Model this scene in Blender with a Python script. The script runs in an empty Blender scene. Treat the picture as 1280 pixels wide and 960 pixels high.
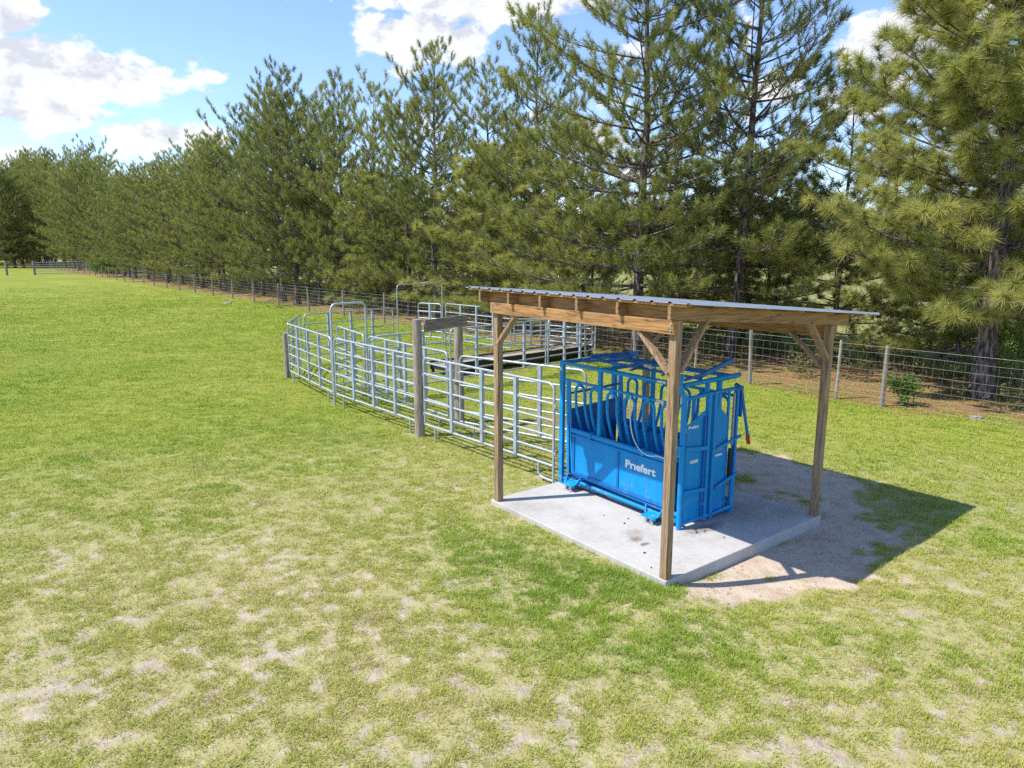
import bpy, math, random
import numpy as np
from mathutils import Vector, Matrix

S = bpy.context.scene
COL = S.collection
R = math.radians
PI = math.pi
rnd = random.Random(7)
CAM_H = 3.5

# ------------------------------------------------------------------ helpers
class MB:
    """collects shapes and links them as one mesh object"""
    def __init__(self):
        self.v = []; self.f = []
    def poly(self, pts):
        b = len(self.v); self.v += [tuple(p) for p in pts]; self.f.append(tuple(range(b, b + len(pts))))
    def hexa(self, p):
        b = len(self.v); self.v += [tuple(q) for q in p]
        for f in ((3, 2, 1, 0), (4, 5, 6, 7), (0, 1, 5, 4), (1, 2, 6, 5), (2, 3, 7, 6), (3, 0, 4, 7)):
            self.f.append(tuple(b + i for i in f))
    def box(self, x0, x1, y0, y1, z0, z1):
        self.hexa([(x0, y0, z0), (x1, y0, z0), (x1, y1, z0), (x0, y1, z0), (x0, y0, z1), (x1, y0, z1), (x1, y1, z1), (x0, y1, z1)])
    def bar(self, p, q, w, h, up=(0, 0, 1)):
        p = Vector(p); q = Vector(q); d = (q - p).normalized(); up = Vector(up)
        s = d.cross(up)
        if s.length < 1e-4: s = d.cross(Vector((1, 0, 0)))
        s.normalize(); u = s.cross(d)
        a = s * w / 2; c = u * h / 2
        self.hexa([p - a - c, p + a - c, q + a - c, q - a - c, p - a + c, p + a + c, q + a + c, q - a + c])
    def tube(self, pts, r, n=8, caps=True):
        pts = [Vector(p) for p in pts]; m = len(pts)
        rr = r if isinstance(r, (list, tuple)) else [r] * m
        b = len(self.v); prev = None
        for i, p in enumerate(pts):
            if i == 0: d = pts[1] - pts[0]
            elif i == m - 1: d = pts[-1] - pts[-2]
            else: d = (pts[i + 1] - p).normalized() + (p - pts[i - 1]).normalized()
            if d.length < 1e-7: d = Vector((0, 0, 1))
            d.normalize()
            if prev is None:
                ref = Vector((0, 0, 1)) if abs(d.z) < .9 else Vector((1, 0, 0))
                s = d.cross(ref).normalized()
            else:
                s = prev - d * prev.dot(d)
                if s.length < 1e-5: s = d.orthogonal()
                s.normalize()
            prev = s; t = d.cross(s)
            for k in range(n):
                a = 2 * PI * k / n
                self.v.append(tuple(p + (s * math.cos(a) + t * math.sin(a)) * rr[i]))
        for i in range(m - 1):
            for k in range(n):
                k2 = (k + 1) % n
                self.f.append((b + i * n + k, b + i * n + k2, b + (i + 1) * n + k2, b + (i + 1) * n + k))
        if caps:
            self.f.append(tuple(b + k for k in reversed(range(n))))
            self.f.append(tuple(b + (m - 1) * n + k for k in range(n)))
    def prism(self, pts, off):
        """polygon pts (3d list) extruded by vector off"""
        off = Vector(off); n = len(pts); b = len(self.v)
        self.v += [tuple(p) for p in pts] + [tuple(Vector(p) + off) for p in pts]
        self.f.append(tuple(b + i for i in range(n))[::-1]); self.f.append(tuple(b + n + i for i in range(n)))
        for i in range(n):
            j = (i + 1) % n
            self.f.append((b + i, b + j, b + n + j, b + n + i))
    def build(self, name, mat, parent=None, smooth=False, bevel=0.0):
        me = bpy.data.meshes.new(name); me.from_pydata(self.v, [], self.f); me.update()
        if mat: me.materials.append(mat)
        if smooth: me.shade_smooth()
        o = bpy.data.objects.new(name, me); COL.objects.link(o)
        if parent: o.parent = parent
        if bevel:
            md = o.modifiers.new('edge', 'BEVEL'); md.width = bevel; md.segments = 2; md.limit_method = 'ANGLE'
        if smooth:
            md = o.modifiers.new('split', 'EDGE_SPLIT'); md.split_angle = R(50)
        return o

def tag(o, label=None, cat=None, group=None, kind=None):
    if label: o['label'] = label
    if cat: o['category'] = cat
    if group: o['group'] = group
    if kind: o['kind'] = kind
    return o
def empty(name, loc, rz=0.0):
    o = bpy.data.objects.new(name, None); COL.objects.link(o)
    o.location = loc; o.rotation_euler = (0, 0, rz); o.empty_display_size = .2
    return o
def copy_tree(o, parent=None):
    c = o.copy(); COL.objects.link(c); c.parent = parent
    for ch in list(o.children): copy_tree(ch, c)
    return c
def npmesh(name, verts, faces_tri, mat, attr=None, parent=None, quads=None):
    """big mesh from numpy arrays; attr = dict name -> float per vertex"""
    me = bpy.data.meshes.new(name)
    f = quads if quads is not None else faces_tri
    k = f.shape[1]; nv = len(verts); nf = len(f)
    me.vertices.add(nv); me.vertices.foreach_set('co', np.ascontiguousarray(verts, np.float32).ravel())
    me.loops.add(nf * k); me.loops.foreach_set('vertex_index', np.ascontiguousarray(f, np.int32).ravel())
    me.polygons.add(nf); me.polygons.foreach_set('loop_start', np.arange(0, nf * k, k, dtype=np.int32))
    me.update(calc_edges=True)
    for an, av in (attr or {}).items():
        a = me.attributes.new(an, 'FLOAT', 'POINT'); a.data.foreach_set('value', np.ascontiguousarray(av, np.float32).ravel())
    me.materials.append(mat)
    o = bpy.data.objects.new(name, me); COL.objects.link(o)
    if parent: o.parent = parent
    return o

# ------------------------------------------------------------------ materials
def newmat(name):
    m = bpy.data.materials.new(name); m.use_nodes = True
    nt = m.node_tree; nt.nodes.clear()
    out = nt.nodes.new('ShaderNodeOutputMaterial')
    return m, nt, out
def N(nt, t, **kw):
    n = nt.nodes.new(t)
    for k, v in kw.items():
        if k == 'inp':
            for i, x in v.items(): n.inputs[i].default_value = x
        else: setattr(n, k, v)
    return n
def ramp(nt, stops):
    n = nt.nodes.new('ShaderNodeValToRGB'); e = n.color_ramp.elements
    while len(e) < len(stops): e.new(.5)
    for i, (p, c) in enumerate(stops):
        e[i].position = p; e[i].color = (*c, 1) if len(c) == 3 else c
    return n
def mix(nt, fac, a, b, mode='MIX'):
    n = nt.nodes.new('ShaderNodeMix'); n.data_type = 'RGBA'; n.blend_type = mode
    for sock, x in ((0, fac), (6, a), (7, b)):
        if hasattr(x, 'links'): nt.links.new(x, n.inputs[sock])
        elif sock == 0: n.inputs[0].default_value = x
        else: n.inputs[sock].default_value = (*x, 1)
    return n.outputs[2]
def math_(nt, op, a, b=0.0, c=None, clamp=False):
    n = nt.nodes.new('ShaderNodeMath'); n.operation = op; n.use_clamp = clamp
    for i, x in enumerate((a, b) if c is None else (a, b, c)):
        if hasattr(x, 'links'): nt.links.new(x, n.inputs[i])
        else: n.inputs[i].default_value = x
    return n.outputs[0]
def noise(nt, scale, detail=4, rough=.55, vec=None, stretch=None, coord='Object'):
    n = N(nt, 'ShaderNodeTexNoise', inp={'Scale': scale, 'Detail': detail, 'Roughness': rough})
    if vec is None:
        vec = N(nt, 'ShaderNodeTexCoord').outputs[coord]
    if stretch:
        mp = N(nt, 'ShaderNodeMapping'); mp.inputs['Scale'].default_value = stretch
        nt.links.new(vec, mp.inputs['Vector']); vec = mp.outputs[0]
    nt.links.new(vec, n.inputs['Vector'])
    return n.outputs[0]

def surf(name, c1, c2, scale=6, rough=.6, metal=0.0, bump=.0, spec=.5, bscale=40, stretch=None, rvar=0.0, coat=0.0, detail=5, lo=.3, hi=.7):
    m, nt, out = newmat(name); L = nt.links
    p = N(nt, 'ShaderNodeBsdfPrincipled'); L.new(p.outputs[0], out.inputs[0])
    n1 = noise(nt, scale, detail, .6, stretch=stretch)
    r = ramp(nt, [(lo, c1), (hi, c2)]); L.new(n1, r.inputs[0]); L.new(r.outputs[0], p.inputs['Base Color'])
    p.inputs['Metallic'].default_value = metal
    p.inputs['Coat Weight'].default_value = coat; p.inputs['Specular IOR Level'].default_value = spec
    if rvar:
        L.new(math_(nt, 'MULTIPLY_ADD', noise(nt, scale * 2.3, 3), rvar, rough - rvar / 2), p.inputs['Roughness'])
    else: p.inputs['Roughness'].default_value = rough
    if bump:
        b = N(nt, 'ShaderNodeBump', inp={'Strength': bump, 'Distance': .02})
        L.new(noise(nt, bscale, 4, .6, stretch=stretch), b.inputs['Height']); L.new(b.outputs[0], p.inputs['Normal'])
    return m

def wood(name, c_dark, c_light, axis, grey=(.30, .26, .21), greyamt=.35):
    m, nt, out = newmat(name); L = nt.links
    p = N(nt, 'ShaderNodeBsdfPrincipled', inp={'Roughness': .78}); L.new(p.outputs[0], out.inputs[0])
    st = [9.0, 9.0, 9.0]; st[axis] = .55
    grain = noise(nt, 5.5, 6, .65, stretch=st)
    st2 = [2.2, 2.2, 2.2]; st2[axis] = .35
    blot = noise(nt, 2.0, 4, .6, stretch=st2)
    r = ramp(nt, [(.36, tuple(a * .72 for a in c_dark)), (.5, tuple((a + b) / 2 for a, b in zip(c_dark, c_light))), (.63, c_light)]); L.new(grain, r.inputs[0])
    rb = ramp(nt, [(.42, (0, 0, 0)), (.62, (1, 1, 1))]); L.new(blot, rb.inputs[0])
    c = mix(nt, math_(nt, 'MULTIPLY', rb.outputs[0], greyamt), r.outputs[0], grey)
    # knots
    vec = N(nt, 'ShaderNodeTexCoord').outputs['Object']
    mp = N(nt, 'ShaderNodeMapping'); sc = [7.0, 7.0, 7.0]; sc[axis] = 2.6; mp.inputs['Scale'].default_value = sc
    L.new(vec, mp.inputs[0])
    vo = N(nt, 'ShaderNodeTexVoronoi', inp={'Scale': 1.0}); L.new(mp.outputs[0], vo.inputs['Vector'])
    k = ramp(nt, [(.07, (1, 1, 1)), (.16, (0, 0, 0))]); L.new(vo.outputs['Distance'], k.inputs[0])
    c = mix(nt, math_(nt, 'MULTIPLY', k.outputs[0], .6), c, (.09, .045, .018))
    L.new(c, p.inputs['Base Color'])
    b = N(nt, 'ShaderNodeBump', inp={'Strength': .45, 'Distance': .006}); L.new(grain, b.inputs['Height']); L.new(b.outputs[0], p.inputs['Normal'])
    return m

M = {}
PINE_D, PINE_L = (.21, .095, .028), (.47, .245, .08)
POST_D, POST_L = (.18, .105, .05), (.40, .265, .14)
M['beam_y'] = wood('treated_pine_y', PINE_D, PINE_L, 1, greyamt=.15)
M['beam_x'] = wood('treated_pine_x', (.19, .10, .04), (.40, .225, .09), 0, greyamt=.2)
M['post_z'] = wood('post_wood', POST_D, POST_L, 2, (.34, .28, .20), .35)
M['brace'] = wood('brace_wood', (.22, .13, .07), (.43, .28, .16), 2, greyamt=.2)
M['old_wood'] = wood('weathered_wood', (.17, .135, .10), (.42, .345, .27), 2, (.32, .28, .24), .5)
M['old_wood_x'] = wood('weathered_wood_x', (.13, .10, .075), (.31, .25, .195), 0, (.2, .18, .16), .5)
M['fence_post'] = wood('fence_post_wood', (.15, .125, .095), (.35, .30, .24), 2, (.27, .24, .2), .5)
M['plank'] = wood('deck_planks', (.27, .22, .15), (.46, .39, .28), 0, greyamt=.3)
M['galv'] = surf('galvanised_pipe', (.33, .365, .40), (.50, .535, .56), 14, .42, .35, rvar=.2)
M['stay'] = surf('galvanised_channel', (.31, .365, .42), (.46, .51, .56), 9, .5, .3, rvar=.15)
M['wire'] = surf('fence_wire', (.38, .36, .33), (.55, .53, .49), 3, .55, .1)
M['roof'] = surf('roof_sheet', (.50, .53, .56), (.63, .66, .69), 2.2, .36, .55, rvar=.18)
M['blue'] = surf('blue_paint', (.001, .21, .50), (.002, .265, .61), 3.5, .45, 0, bump=.05, spec=.28, bscale=60, rvar=.18, coat=.05)
M['blue_dk'] = surf('blue_paint_worn', (.004, .10, .33), (.006, .15, .45), 6, .42, 0, rvar=.2)
M['white'] = surf('white_decal', (.74, .75, .76), (.84, .84, .84), 20, .5)
M['sticker'] = surf('grey_decal', (.42, .48, .52), (.68, .7, .7), 60, .5)
M['red'] = surf('red_grip', (.42, .012, .012), (.55, .02, .018), 20, .45)
M['black'] = surf('black_steel', (.012, .012, .014), (.03, .03, .032), 8, .6, .2)
M['rust'] = surf('zinc_foot', (.4, .41, .42), (.66, .68, .7), 40, .4, .6)
M['rubber'] = surf('white_hose', (.62, .62, .6), (.75, .75, .74), 10, .45)
M['stone'] = surf('stone', (.16, .145, .13), (.36, .33, .30), 9, .9, bump=.6, bscale=14)
M['clod'] = surf('dirt_clod', (.03, .022, .016), (.07, .05, .035), 30, .95)
M['bark'] = surf('pine_bark', (.035, .026, .023), (.25, .19, .165), 5.5, .95, bump=1.0, bscale=7, stretch=(3.2, 3.2, .7), lo=.42, hi=.6)
M['twig'] = surf('twig_bark', (.09, .07, .055), (.24, .19, .15), 9, .95)

def dust(m):
    nt = m.node_tree; L = nt.links; p = [n for n in nt.nodes if n.type == 'BSDF_PRINCIPLED'][0]
    src = p.inputs['Base Color'].links[0].from_socket
    oc = N(nt, 'ShaderNodeTexCoord').outputs['Object']; sp = N(nt, 'ShaderNodeSeparateXYZ'); L.new(oc, sp.inputs[0])
    a = N(nt, 'ShaderNodeMapRange', interpolation_type='SMOOTHSTEP', inp={1: .52, 2: .72}); L.new(noise(nt, 8, 6, .7), a.inputs[0])
    b = N(nt, 'ShaderNodeMapRange', inp={1: .02, 2: .6, 3: .75, 4: .10}); L.new(sp.outputs[2], b.inputs[0])
    c1 = mix(nt, math_(nt, 'MULTIPLY', a.outputs[0], b.outputs[0]), src, (.30, .25, .19))
    d = N(nt, 'ShaderNodeMapRange', interpolation_type='SMOOTHSTEP', inp={1: .66, 2: .70}); L.new(noise(nt, 34, 3, .6), d.inputs[0])
    L.new(mix(nt, math_(nt, 'MULTIPLY', d.outputs[0], .55), c1, (.09, .06, .05)), p.inputs['Base Color'])
dust(M['blue']); dust(M['blue_dk'])
def leafmat(name, stops, transl=.35, rough=.5, spec=.35):
    m, nt, out = newmat(name); L = nt.links
    at = N(nt, 'ShaderNodeAttribute', attribute_name='tone')
    oi = N(nt, 'ShaderNodeObjectInfo')
    f = math_(nt, 'ADD', at.outputs['Fac'], math_(nt, 'MULTIPLY_ADD', oi.outputs['Random'], .16, -.08))
    r = ramp(nt, stops); L.new(f, r.inputs[0])
    p = N(nt, 'ShaderNodeBsdfPrincipled', inp={'Roughness': rough, 'Specular IOR Level': spec})
    t = N(nt, 'ShaderNodeBsdfTranslucent')
    L.new(r.outputs[0], p.inputs['Base Color'])
    L.new(mix(nt, .35, r.outputs[0], (.3, .36, .06)), t.inputs['Color'])
    mx = N(nt, 'ShaderNodeMixShader', inp={0: transl}); L.new(p.outputs[0], mx.inputs[1]); L.new(t.outputs[0], mx.inputs[2])
    L.new(mx.outputs[0], out.inputs[0])
    return m
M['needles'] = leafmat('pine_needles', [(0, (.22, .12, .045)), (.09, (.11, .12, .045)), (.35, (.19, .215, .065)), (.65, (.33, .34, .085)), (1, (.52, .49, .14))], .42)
M['grass'] = leafmat('grass_blades', [(0, (.50, .40, .22)), (.22, (.50, .43, .18)), (.32, (.53, .50, .11)), (.6, (.40, .47, .06)), (1, (.20, .33, .04))], .35, .6, .2)
M['bushleaf'] = leafmat('bush_leaves', [(0, (.06, .1, .02)), (.5, (.13, .22, .03)), (1, (.26, .36, .05))], .4)
M['woods'] = leafmat('far_leaves', [(0, (.04, .055, .03)), (.5, (.075, .10, .045)), (1, (.13, .155, .065))], .2)  # greens lightened and blued, distance haze put into the leaf colour
M['weed'] = leafmat('dark_scrub', [(0, (.07, .065, .03)), (.5, (.13, .14, .045)), (1, (.24, .24, .08))], .3)

# ------------------------------------------------------------------ numpy noise
def vnoise(x, y, seed=0):
    xi = np.floor(x).astype(np.int64); yi = np.floor(y).astype(np.int64)
    fx = x - xi; fy = y - yi; fx = fx * fx * (3 - 2 * fx); fy = fy * fy * (3 - 2 * fy)
    def h(a, b):
        n = (a * 374761393 + b * 668265263 + seed * 1442695041) & 0x7fffffff
        n = ((n ^ (n >> 13)) * 1274126177) & 0x7fffffff
        return ((n ^ (n >> 16)) & 0xffff) / 65535.0
    return (h(xi, yi) * (1 - fx) + h(xi + 1, yi) * fx) * (1 - fy) + (h(xi, yi + 1) * (1 - fx) + h(xi + 1, yi + 1) * fx) * fy
def fbm(x, y, sc, o=4, seed=0):
    s = 0; a = .5; t = 0
    for i in range(o):
        s = s + a * vnoise(x / sc * 2 ** i + 17.3 * i, y / sc * 2 ** i - 9.1 * i, seed + i); t += a; a *= .55
    return s / t
def sstep(a, b, x):
    t = np.clip((x - a) / (b - a), 0, 1); return t * t * (3 - 2 * t)
def blob(x, y, cx, cy, rx, ry, rot=0):
    c, s = math.cos(rot), math.sin(rot); dx = x - cx; dy = y - cy
    return np.exp(-(((dx * c + dy * s) / rx) ** 2 + ((-dx * s + dy * c) / ry) ** 2))

# fence line through (7.7,16.4), direction (-.63,.777)
FD = (-.63, .777); FN = (.777, .63)
def fence_sd(x, y):
    return (x - 7.7) * FN[0] + (y - 16.4) * FN[1]
def fp(s, off=0.0):
    return (7.7 + FD[0] * s + FN[0] * off, 16.4 + FD[1] * s + FN[1] * off)

SLAB_F = (1.618, 6.938); SLAB_ROT = R(37.6)
def shed_local(x, y):
    dx = x - SLAB_F[0]; dy = y - SLAB_F[1]; c, s = math.cos(SLAB_ROT), math.sin(SLAB_ROT)
    return dx * c + dy * s, -dx * s + dy * c      # b, a

def fields(x, y):
    """grass cover, sand, pine litter, richness (all 0..1)"""
    b, a = shed_local(x, y)
    dist = np.sqrt(x * x + y * y)
    n_big = fbm(x, y, 4.5, 4, 1); n_mid = fbm(x, y, 1.1, 4, 5); n_sm = fbm(x, y, .32, 3, 9)
    rich = .42 + .9 * (n_big - .5)
    rich = rich + .55 * blob(x, y, .55, 7.0, 1.5, 1.0, 2.2) + .38 * blob(x, y, -.6, 8.4, 1.8, 1.0, 2.2)
    rich = rich + .32 * blob(x, y, 1.7, 5.6, 1.7, .45) + .45 * blob(x, y, 6.1, 9.0, 1.3, 1.3) + .30 * blob(x, y, 5.6, 12.2, 2.6, 1.5, 2.2)
    rich = rich + .3 * blob(x, y, 4.6, 5.4, 2.5, 1.5)
    dry = .55 * blob(x, y, -1.7, 6.3, 2.3, 1.6) + .62 * blob(x, y, .2, 4.7, 1.9, .8) + .45 * blob(x, y, -3.2, 5.0, 1.6, 1.0) + .35 * blob(x, y, 2.9, 4.6, 1.3, .7) + .3 * blob(x, y, 1.2, 5.2, 2.5, .5) + .25 * blob(x, y, .7, 6.1, .8, .3)
    far = sstep(9, 20, dist)
    rich = rich + .22 * sstep(.62, .72, fbm(x, y * 1.9, 1.5, 3, 61)) * sstep(5, 8, dist)
    rich = rich + far * .22
    rich = np.clip(rich - .06 - dry * .35, 0, 1)
    patch = .16 * fbm(x, y, .6, 4, 5) + .34 * fbm(x, y, .22, 3, 9) + .50 * fbm(x, y, .09, 2, 14)
    thr = .398 - .16 * (rich - .4) + .045 * np.clip(dry, 0, 1) - .12 * far
    cover = sstep(thr - .13, thr + .13, patch)
    # bare sandy ground beside the pad
    sd = np.maximum.reduce([blob(x, y, 2.7, 6.98, 1.15, .34, .25), blob(x, y, 3.4, 7.6, .9, .85, .5), blob(x, y, 4.15, 8.6, 1.0, .85, .6), blob(x, y, 4.4, 10.2, .85, 1.1, .3), blob(x, y, 3.6, 11.4, 1.0, .8, .3)])
    sand = sstep(.32, .62, sd + 1.25 * (n_mid - .5) + 1.2 * (n_sm - .5)) * sstep(.14, .34, sd)
    edge = np.maximum(np.abs(b - 1.54), np.abs(a - 1.57)) - 1.57     # distance outside the pad
    cover = cover - .35 * np.exp(-(np.clip(edge, 0, 9) / .16) ** 2) * sstep(.4, .6, n_mid)
    cover = cover - 1.3 * sand
    fs = fence_sd(x, y)
    sf = (x - 7.7) * FD[0] + (y - 16.4) * FD[1]
    lit = (.55 + .45 * sstep(14, 2, sf)) * np.exp(-((fs - 2.0) / (1.6 + .9 * sstep(12, 0, sf))) ** 2) * sstep(.30, .62, n_mid * .55 + n_big * .45 + .06)
    lit = np.maximum(lit, sstep(-.3, 1.6, fs) * sstep(9, 5, fs) * (.42 + .75 * n_big))
    pen = blob(x, y, -.4, 22.5, 3.4, 3.4) * sstep(.36, .58, n_big * .6 + n_mid * .4)
    pen = pen + .8 * blob(x, y, 2.2, 14.5, 2.0, 1.8) * sstep(.42, .6, n_mid)
    lit = np.clip(np.maximum(lit, pen), 0, 1)
    cover = cover - .75 * lit
    return np.clip(cover, 0, 1), np.clip(sand, 0, 1), lit, rich

# ------------------------------------------------------------------ ground
def graded(lo, hi, f0, f1, step, grow=1.16):
    a = list(np.arange(f0, f1 + 1e-6, step)); st = step
    while a[-1] < hi: st *= grow; a.append(a[-1] + st)
    st = step; b = []
    x = f0
    while x > lo: st *= grow; x -= st; b.append(x)
    return np.array(b[::-1] + a)
gx = graded(-700, 700, -7.5, 8.5, .06, 1.09); gy = graded(-60, 900, 3.4, 13.5, .06, 1.07)
GX, GY = np.meshgrid(gx, gy)
cov, snd, lit, rich = fields(GX, GY)
gz = (.03 * (fbm(GX, GY, .9, 3, 21) - .5) + .09 * (fbm(GX, GY, 5, 2, 33) - .5)) * sstep(80, 20, np.hypot(GX, GY))
b_, a_ = shed_local(GX, GY)
edge = np.maximum(np.abs(b_ - 1.54), np.abs(a_ - 1.57)) - 1.57
gz = gz * sstep(-.1, .9, edge) - .012
gz = gz - .075 * np.exp(-((a_ + .05) / 1.3) ** 2) * (a_ < .3) * sstep(-.1, .7, b_) * sstep(5.5, 3.0, b_)
def ground_z(x, y):
    b, a = shed_local(x, y); e = np.maximum(np.abs(b - 1.54), np.abs(a - 1.57)) - 1.57
    z = (.03 * (fbm(x, y, .9, 3, 21) - .5) + .09 * (fbm(x, y, 5, 2, 33) - .5)) * sstep(80, 20, np.hypot(x, y))
    return z * sstep(-.1, .9, e) - .012 - .075 * np.exp(-((a + .05) / 1.3) ** 2) * (a < .3) * sstep(-.1, .7, b) * sstep(5.5, 3.0, b)
nx, ny = len(gx), len(gy)
V = np.stack([GX.ravel(), GY.ravel(), gz.ravel()], 1)
idx = np.arange(nx * ny).reshape(ny, nx)
Q = np.stack([idx[:-1, :-1].ravel(), idx[:-1, 1:].ravel(), idx[1:, 1:].ravel(), idx[1:, :-1].ravel()], 1)

m, nt, out = newmat('field_ground'); L = nt.links
p = N(nt, 'ShaderNodeBsdfPrincipled', inp={'Roughness': .95, 'Specular IOR Level': .15}); L.new(p.outputs[0], out.inputs[0])
A = lambda n: N(nt, 'ShaderNodeAttribute', attribute_name=n).outputs['Fac']
geo = N(nt, 'ShaderNodeNewGeometry').outputs['Position']
n1 = noise(nt, 9, 6, .65, vec=geo); n2 = noise(nt, 55, 4, .7, vec=geo); n3 = noise(nt, .35, 5, .6, vec=geo); n4 = noise(nt, .07, 4, .6, vec=geo)
rs = ramp(nt, [(.3, (.28, .22, .15)), (.5, (.43, .36, .265)), (.72, (.60, .52, .42))]); L.new(math_(nt, 'ADD', math_(nt, 'MULTIPLY', n1, .6), math_(nt, 'MULTIPLY', n2, .4)), rs.inputs[0])
rg = ramp(nt, [(.28, (.24, .205, .09)), (.5, (.38, .34, .15)), (.72, (.52, .46, .26))]); L.new(math_(nt, 'ADD', math_(nt, 'MULTIPLY', n1, .45), math_(nt, 'MULTIPLY', n2, .55)), rg.inputs[0])
# far sward: yellow green with wide faint mottling, darkened in place of blade self-shadow
rf = ramp(nt, [(.36, (.15, .20, .025)), (.5, (.225, .26, .035)), (.64, (.32, .31, .07))])
st = N(nt, 'ShaderNodeMapping'); st.inputs['Scale'].default_value = (.35, 1.5, 1); L.new(geo, st.inputs[0])
n5 = noise(nt, .55, 4, .6, vec=st.outputs[0])
L.new(math_(nt, 'ADD', math_(nt, 'ADD', math_(nt, 'MULTIPLY', n3, .4), math_(nt, 'MULTIPLY', n4, .25)), math_(nt, 'ADD', math_(nt, 'MULTIPLY', n5, .25), math_(nt, 'MULTIPLY', n1, .1))), rf.inputs[0])
sep = N(nt, 'ShaderNodeSeparateXYZ'); L.new(geo, sep.inputs[0])
ln = N(nt, 'ShaderNodeVectorMath', operation='LENGTH'); L.new(geo, ln.inputs[0])
mr = N(nt, 'ShaderNodeMapRange', interpolation_type='SMOOTHSTEP', inp={1: 6.5, 2: 17.0}); L.new(ln.outputs['Value'], mr.inputs[0])
gcol = mix(nt, mr.outputs[0], rg.outputs[0], rf.outputs[0])
# the hay coloured field beyond the trees
fsd = math_(nt, 'ADD', math_(nt, 'MULTIPLY', math_(nt, 'SUBTRACT', sep.outputs[0], 7.7), FN[0]), math_(nt, 'MULTIPLY', math_(nt, 'SUBTRACT', sep.outputs[1], 16.4), FN[1]))
mh = N(nt, 'ShaderNodeMapRange', interpolation_type='SMOOTHSTEP', inp={1: 7.0, 2: 16.0}); L.new(fsd, mh.inputs[0])
rh = ramp(nt, [(.35, (.20, .22, .06)), (.65, (.30, .285, .11))]); L.new(n3, rh.inputs[0])
gcol = mix(nt, mh.outputs[0], gcol, rh.outputs[0])
cv = math_(nt, 'ADD', A('cover'), math_(nt, 'MULTIPLY', math_(nt, 'SUBTRACT', n2, .5), .7))
mc = N(nt, 'ShaderNodeMapRange', interpolation_type='SMOOTHSTEP', inp={1: -.04, 2: .62}); L.new(cv, mc.inputs[0])
base = mix(nt, mc.outputs[0], rs.outputs[0], gcol)
rl = ramp(nt, [(.3, (.10, .045, .022)), (.5, (.25, .12, .055)), (.7, (.42, .25, .13))]); L.new(math_(nt, 'ADD', math_(nt, 'MULTIPLY', n1, .5), math_(nt, 'MULTIPLY', n2, .5)), rl.inputs[0])
ml = N(nt, 'ShaderNodeMapRange', interpolation_type='SMOOTHSTEP', inp={1: .2, 2: .65}); L.new(math_(nt, 'ADD', A('litter'), math_(nt, 'MULTIPLY', math_(nt, 'SUBTRACT', n1, .5), .6)), ml.inputs[0])
base = mix(nt, math_(nt, 'MULTIPLY', ml.outputs[0], .85), base, rl.outputs[0])
# brown crumbs and twigs on the bare sand
st2 = noise(nt, 4.5, 5, .7, vec=geo)
rb = ramp(nt, [(.48, (0, 0, 0)), (.62, (1, 1, 1))]); L.new(st2, rb.inputs[0])
base = mix(nt, math_(nt, 'MULTIPLY', math_(nt, 'MULTIPLY', rb.outputs[0], A('sand')), .7), base, (.20, .11, .065))
base = mix(nt, math_(nt, 'MULTIPLY', A('sand'), .38), base, (.76, .59, .46))
L.new(base, p.inputs['Base Color'])
bp = N(nt, 'ShaderNodeBump', inp={'Strength': .8, 'Distance': .05}); L.new(math_(nt, 'ADD', n1, math_(nt, 'MULTIPLY', n2, .3)), bp.inputs['Height']); L.new(bp.outputs[0], p.inputs['Normal'])
ground = npmesh('field_ground', V, None, m, {'cover': cov, 'sand': snd, 'litter': lit}, quads=Q)
ground.data.shade_smooth()
tag(ground, 'wide flat pasture of yellow green grass with bare sandy patches', 'ground', kind='structure')

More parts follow.
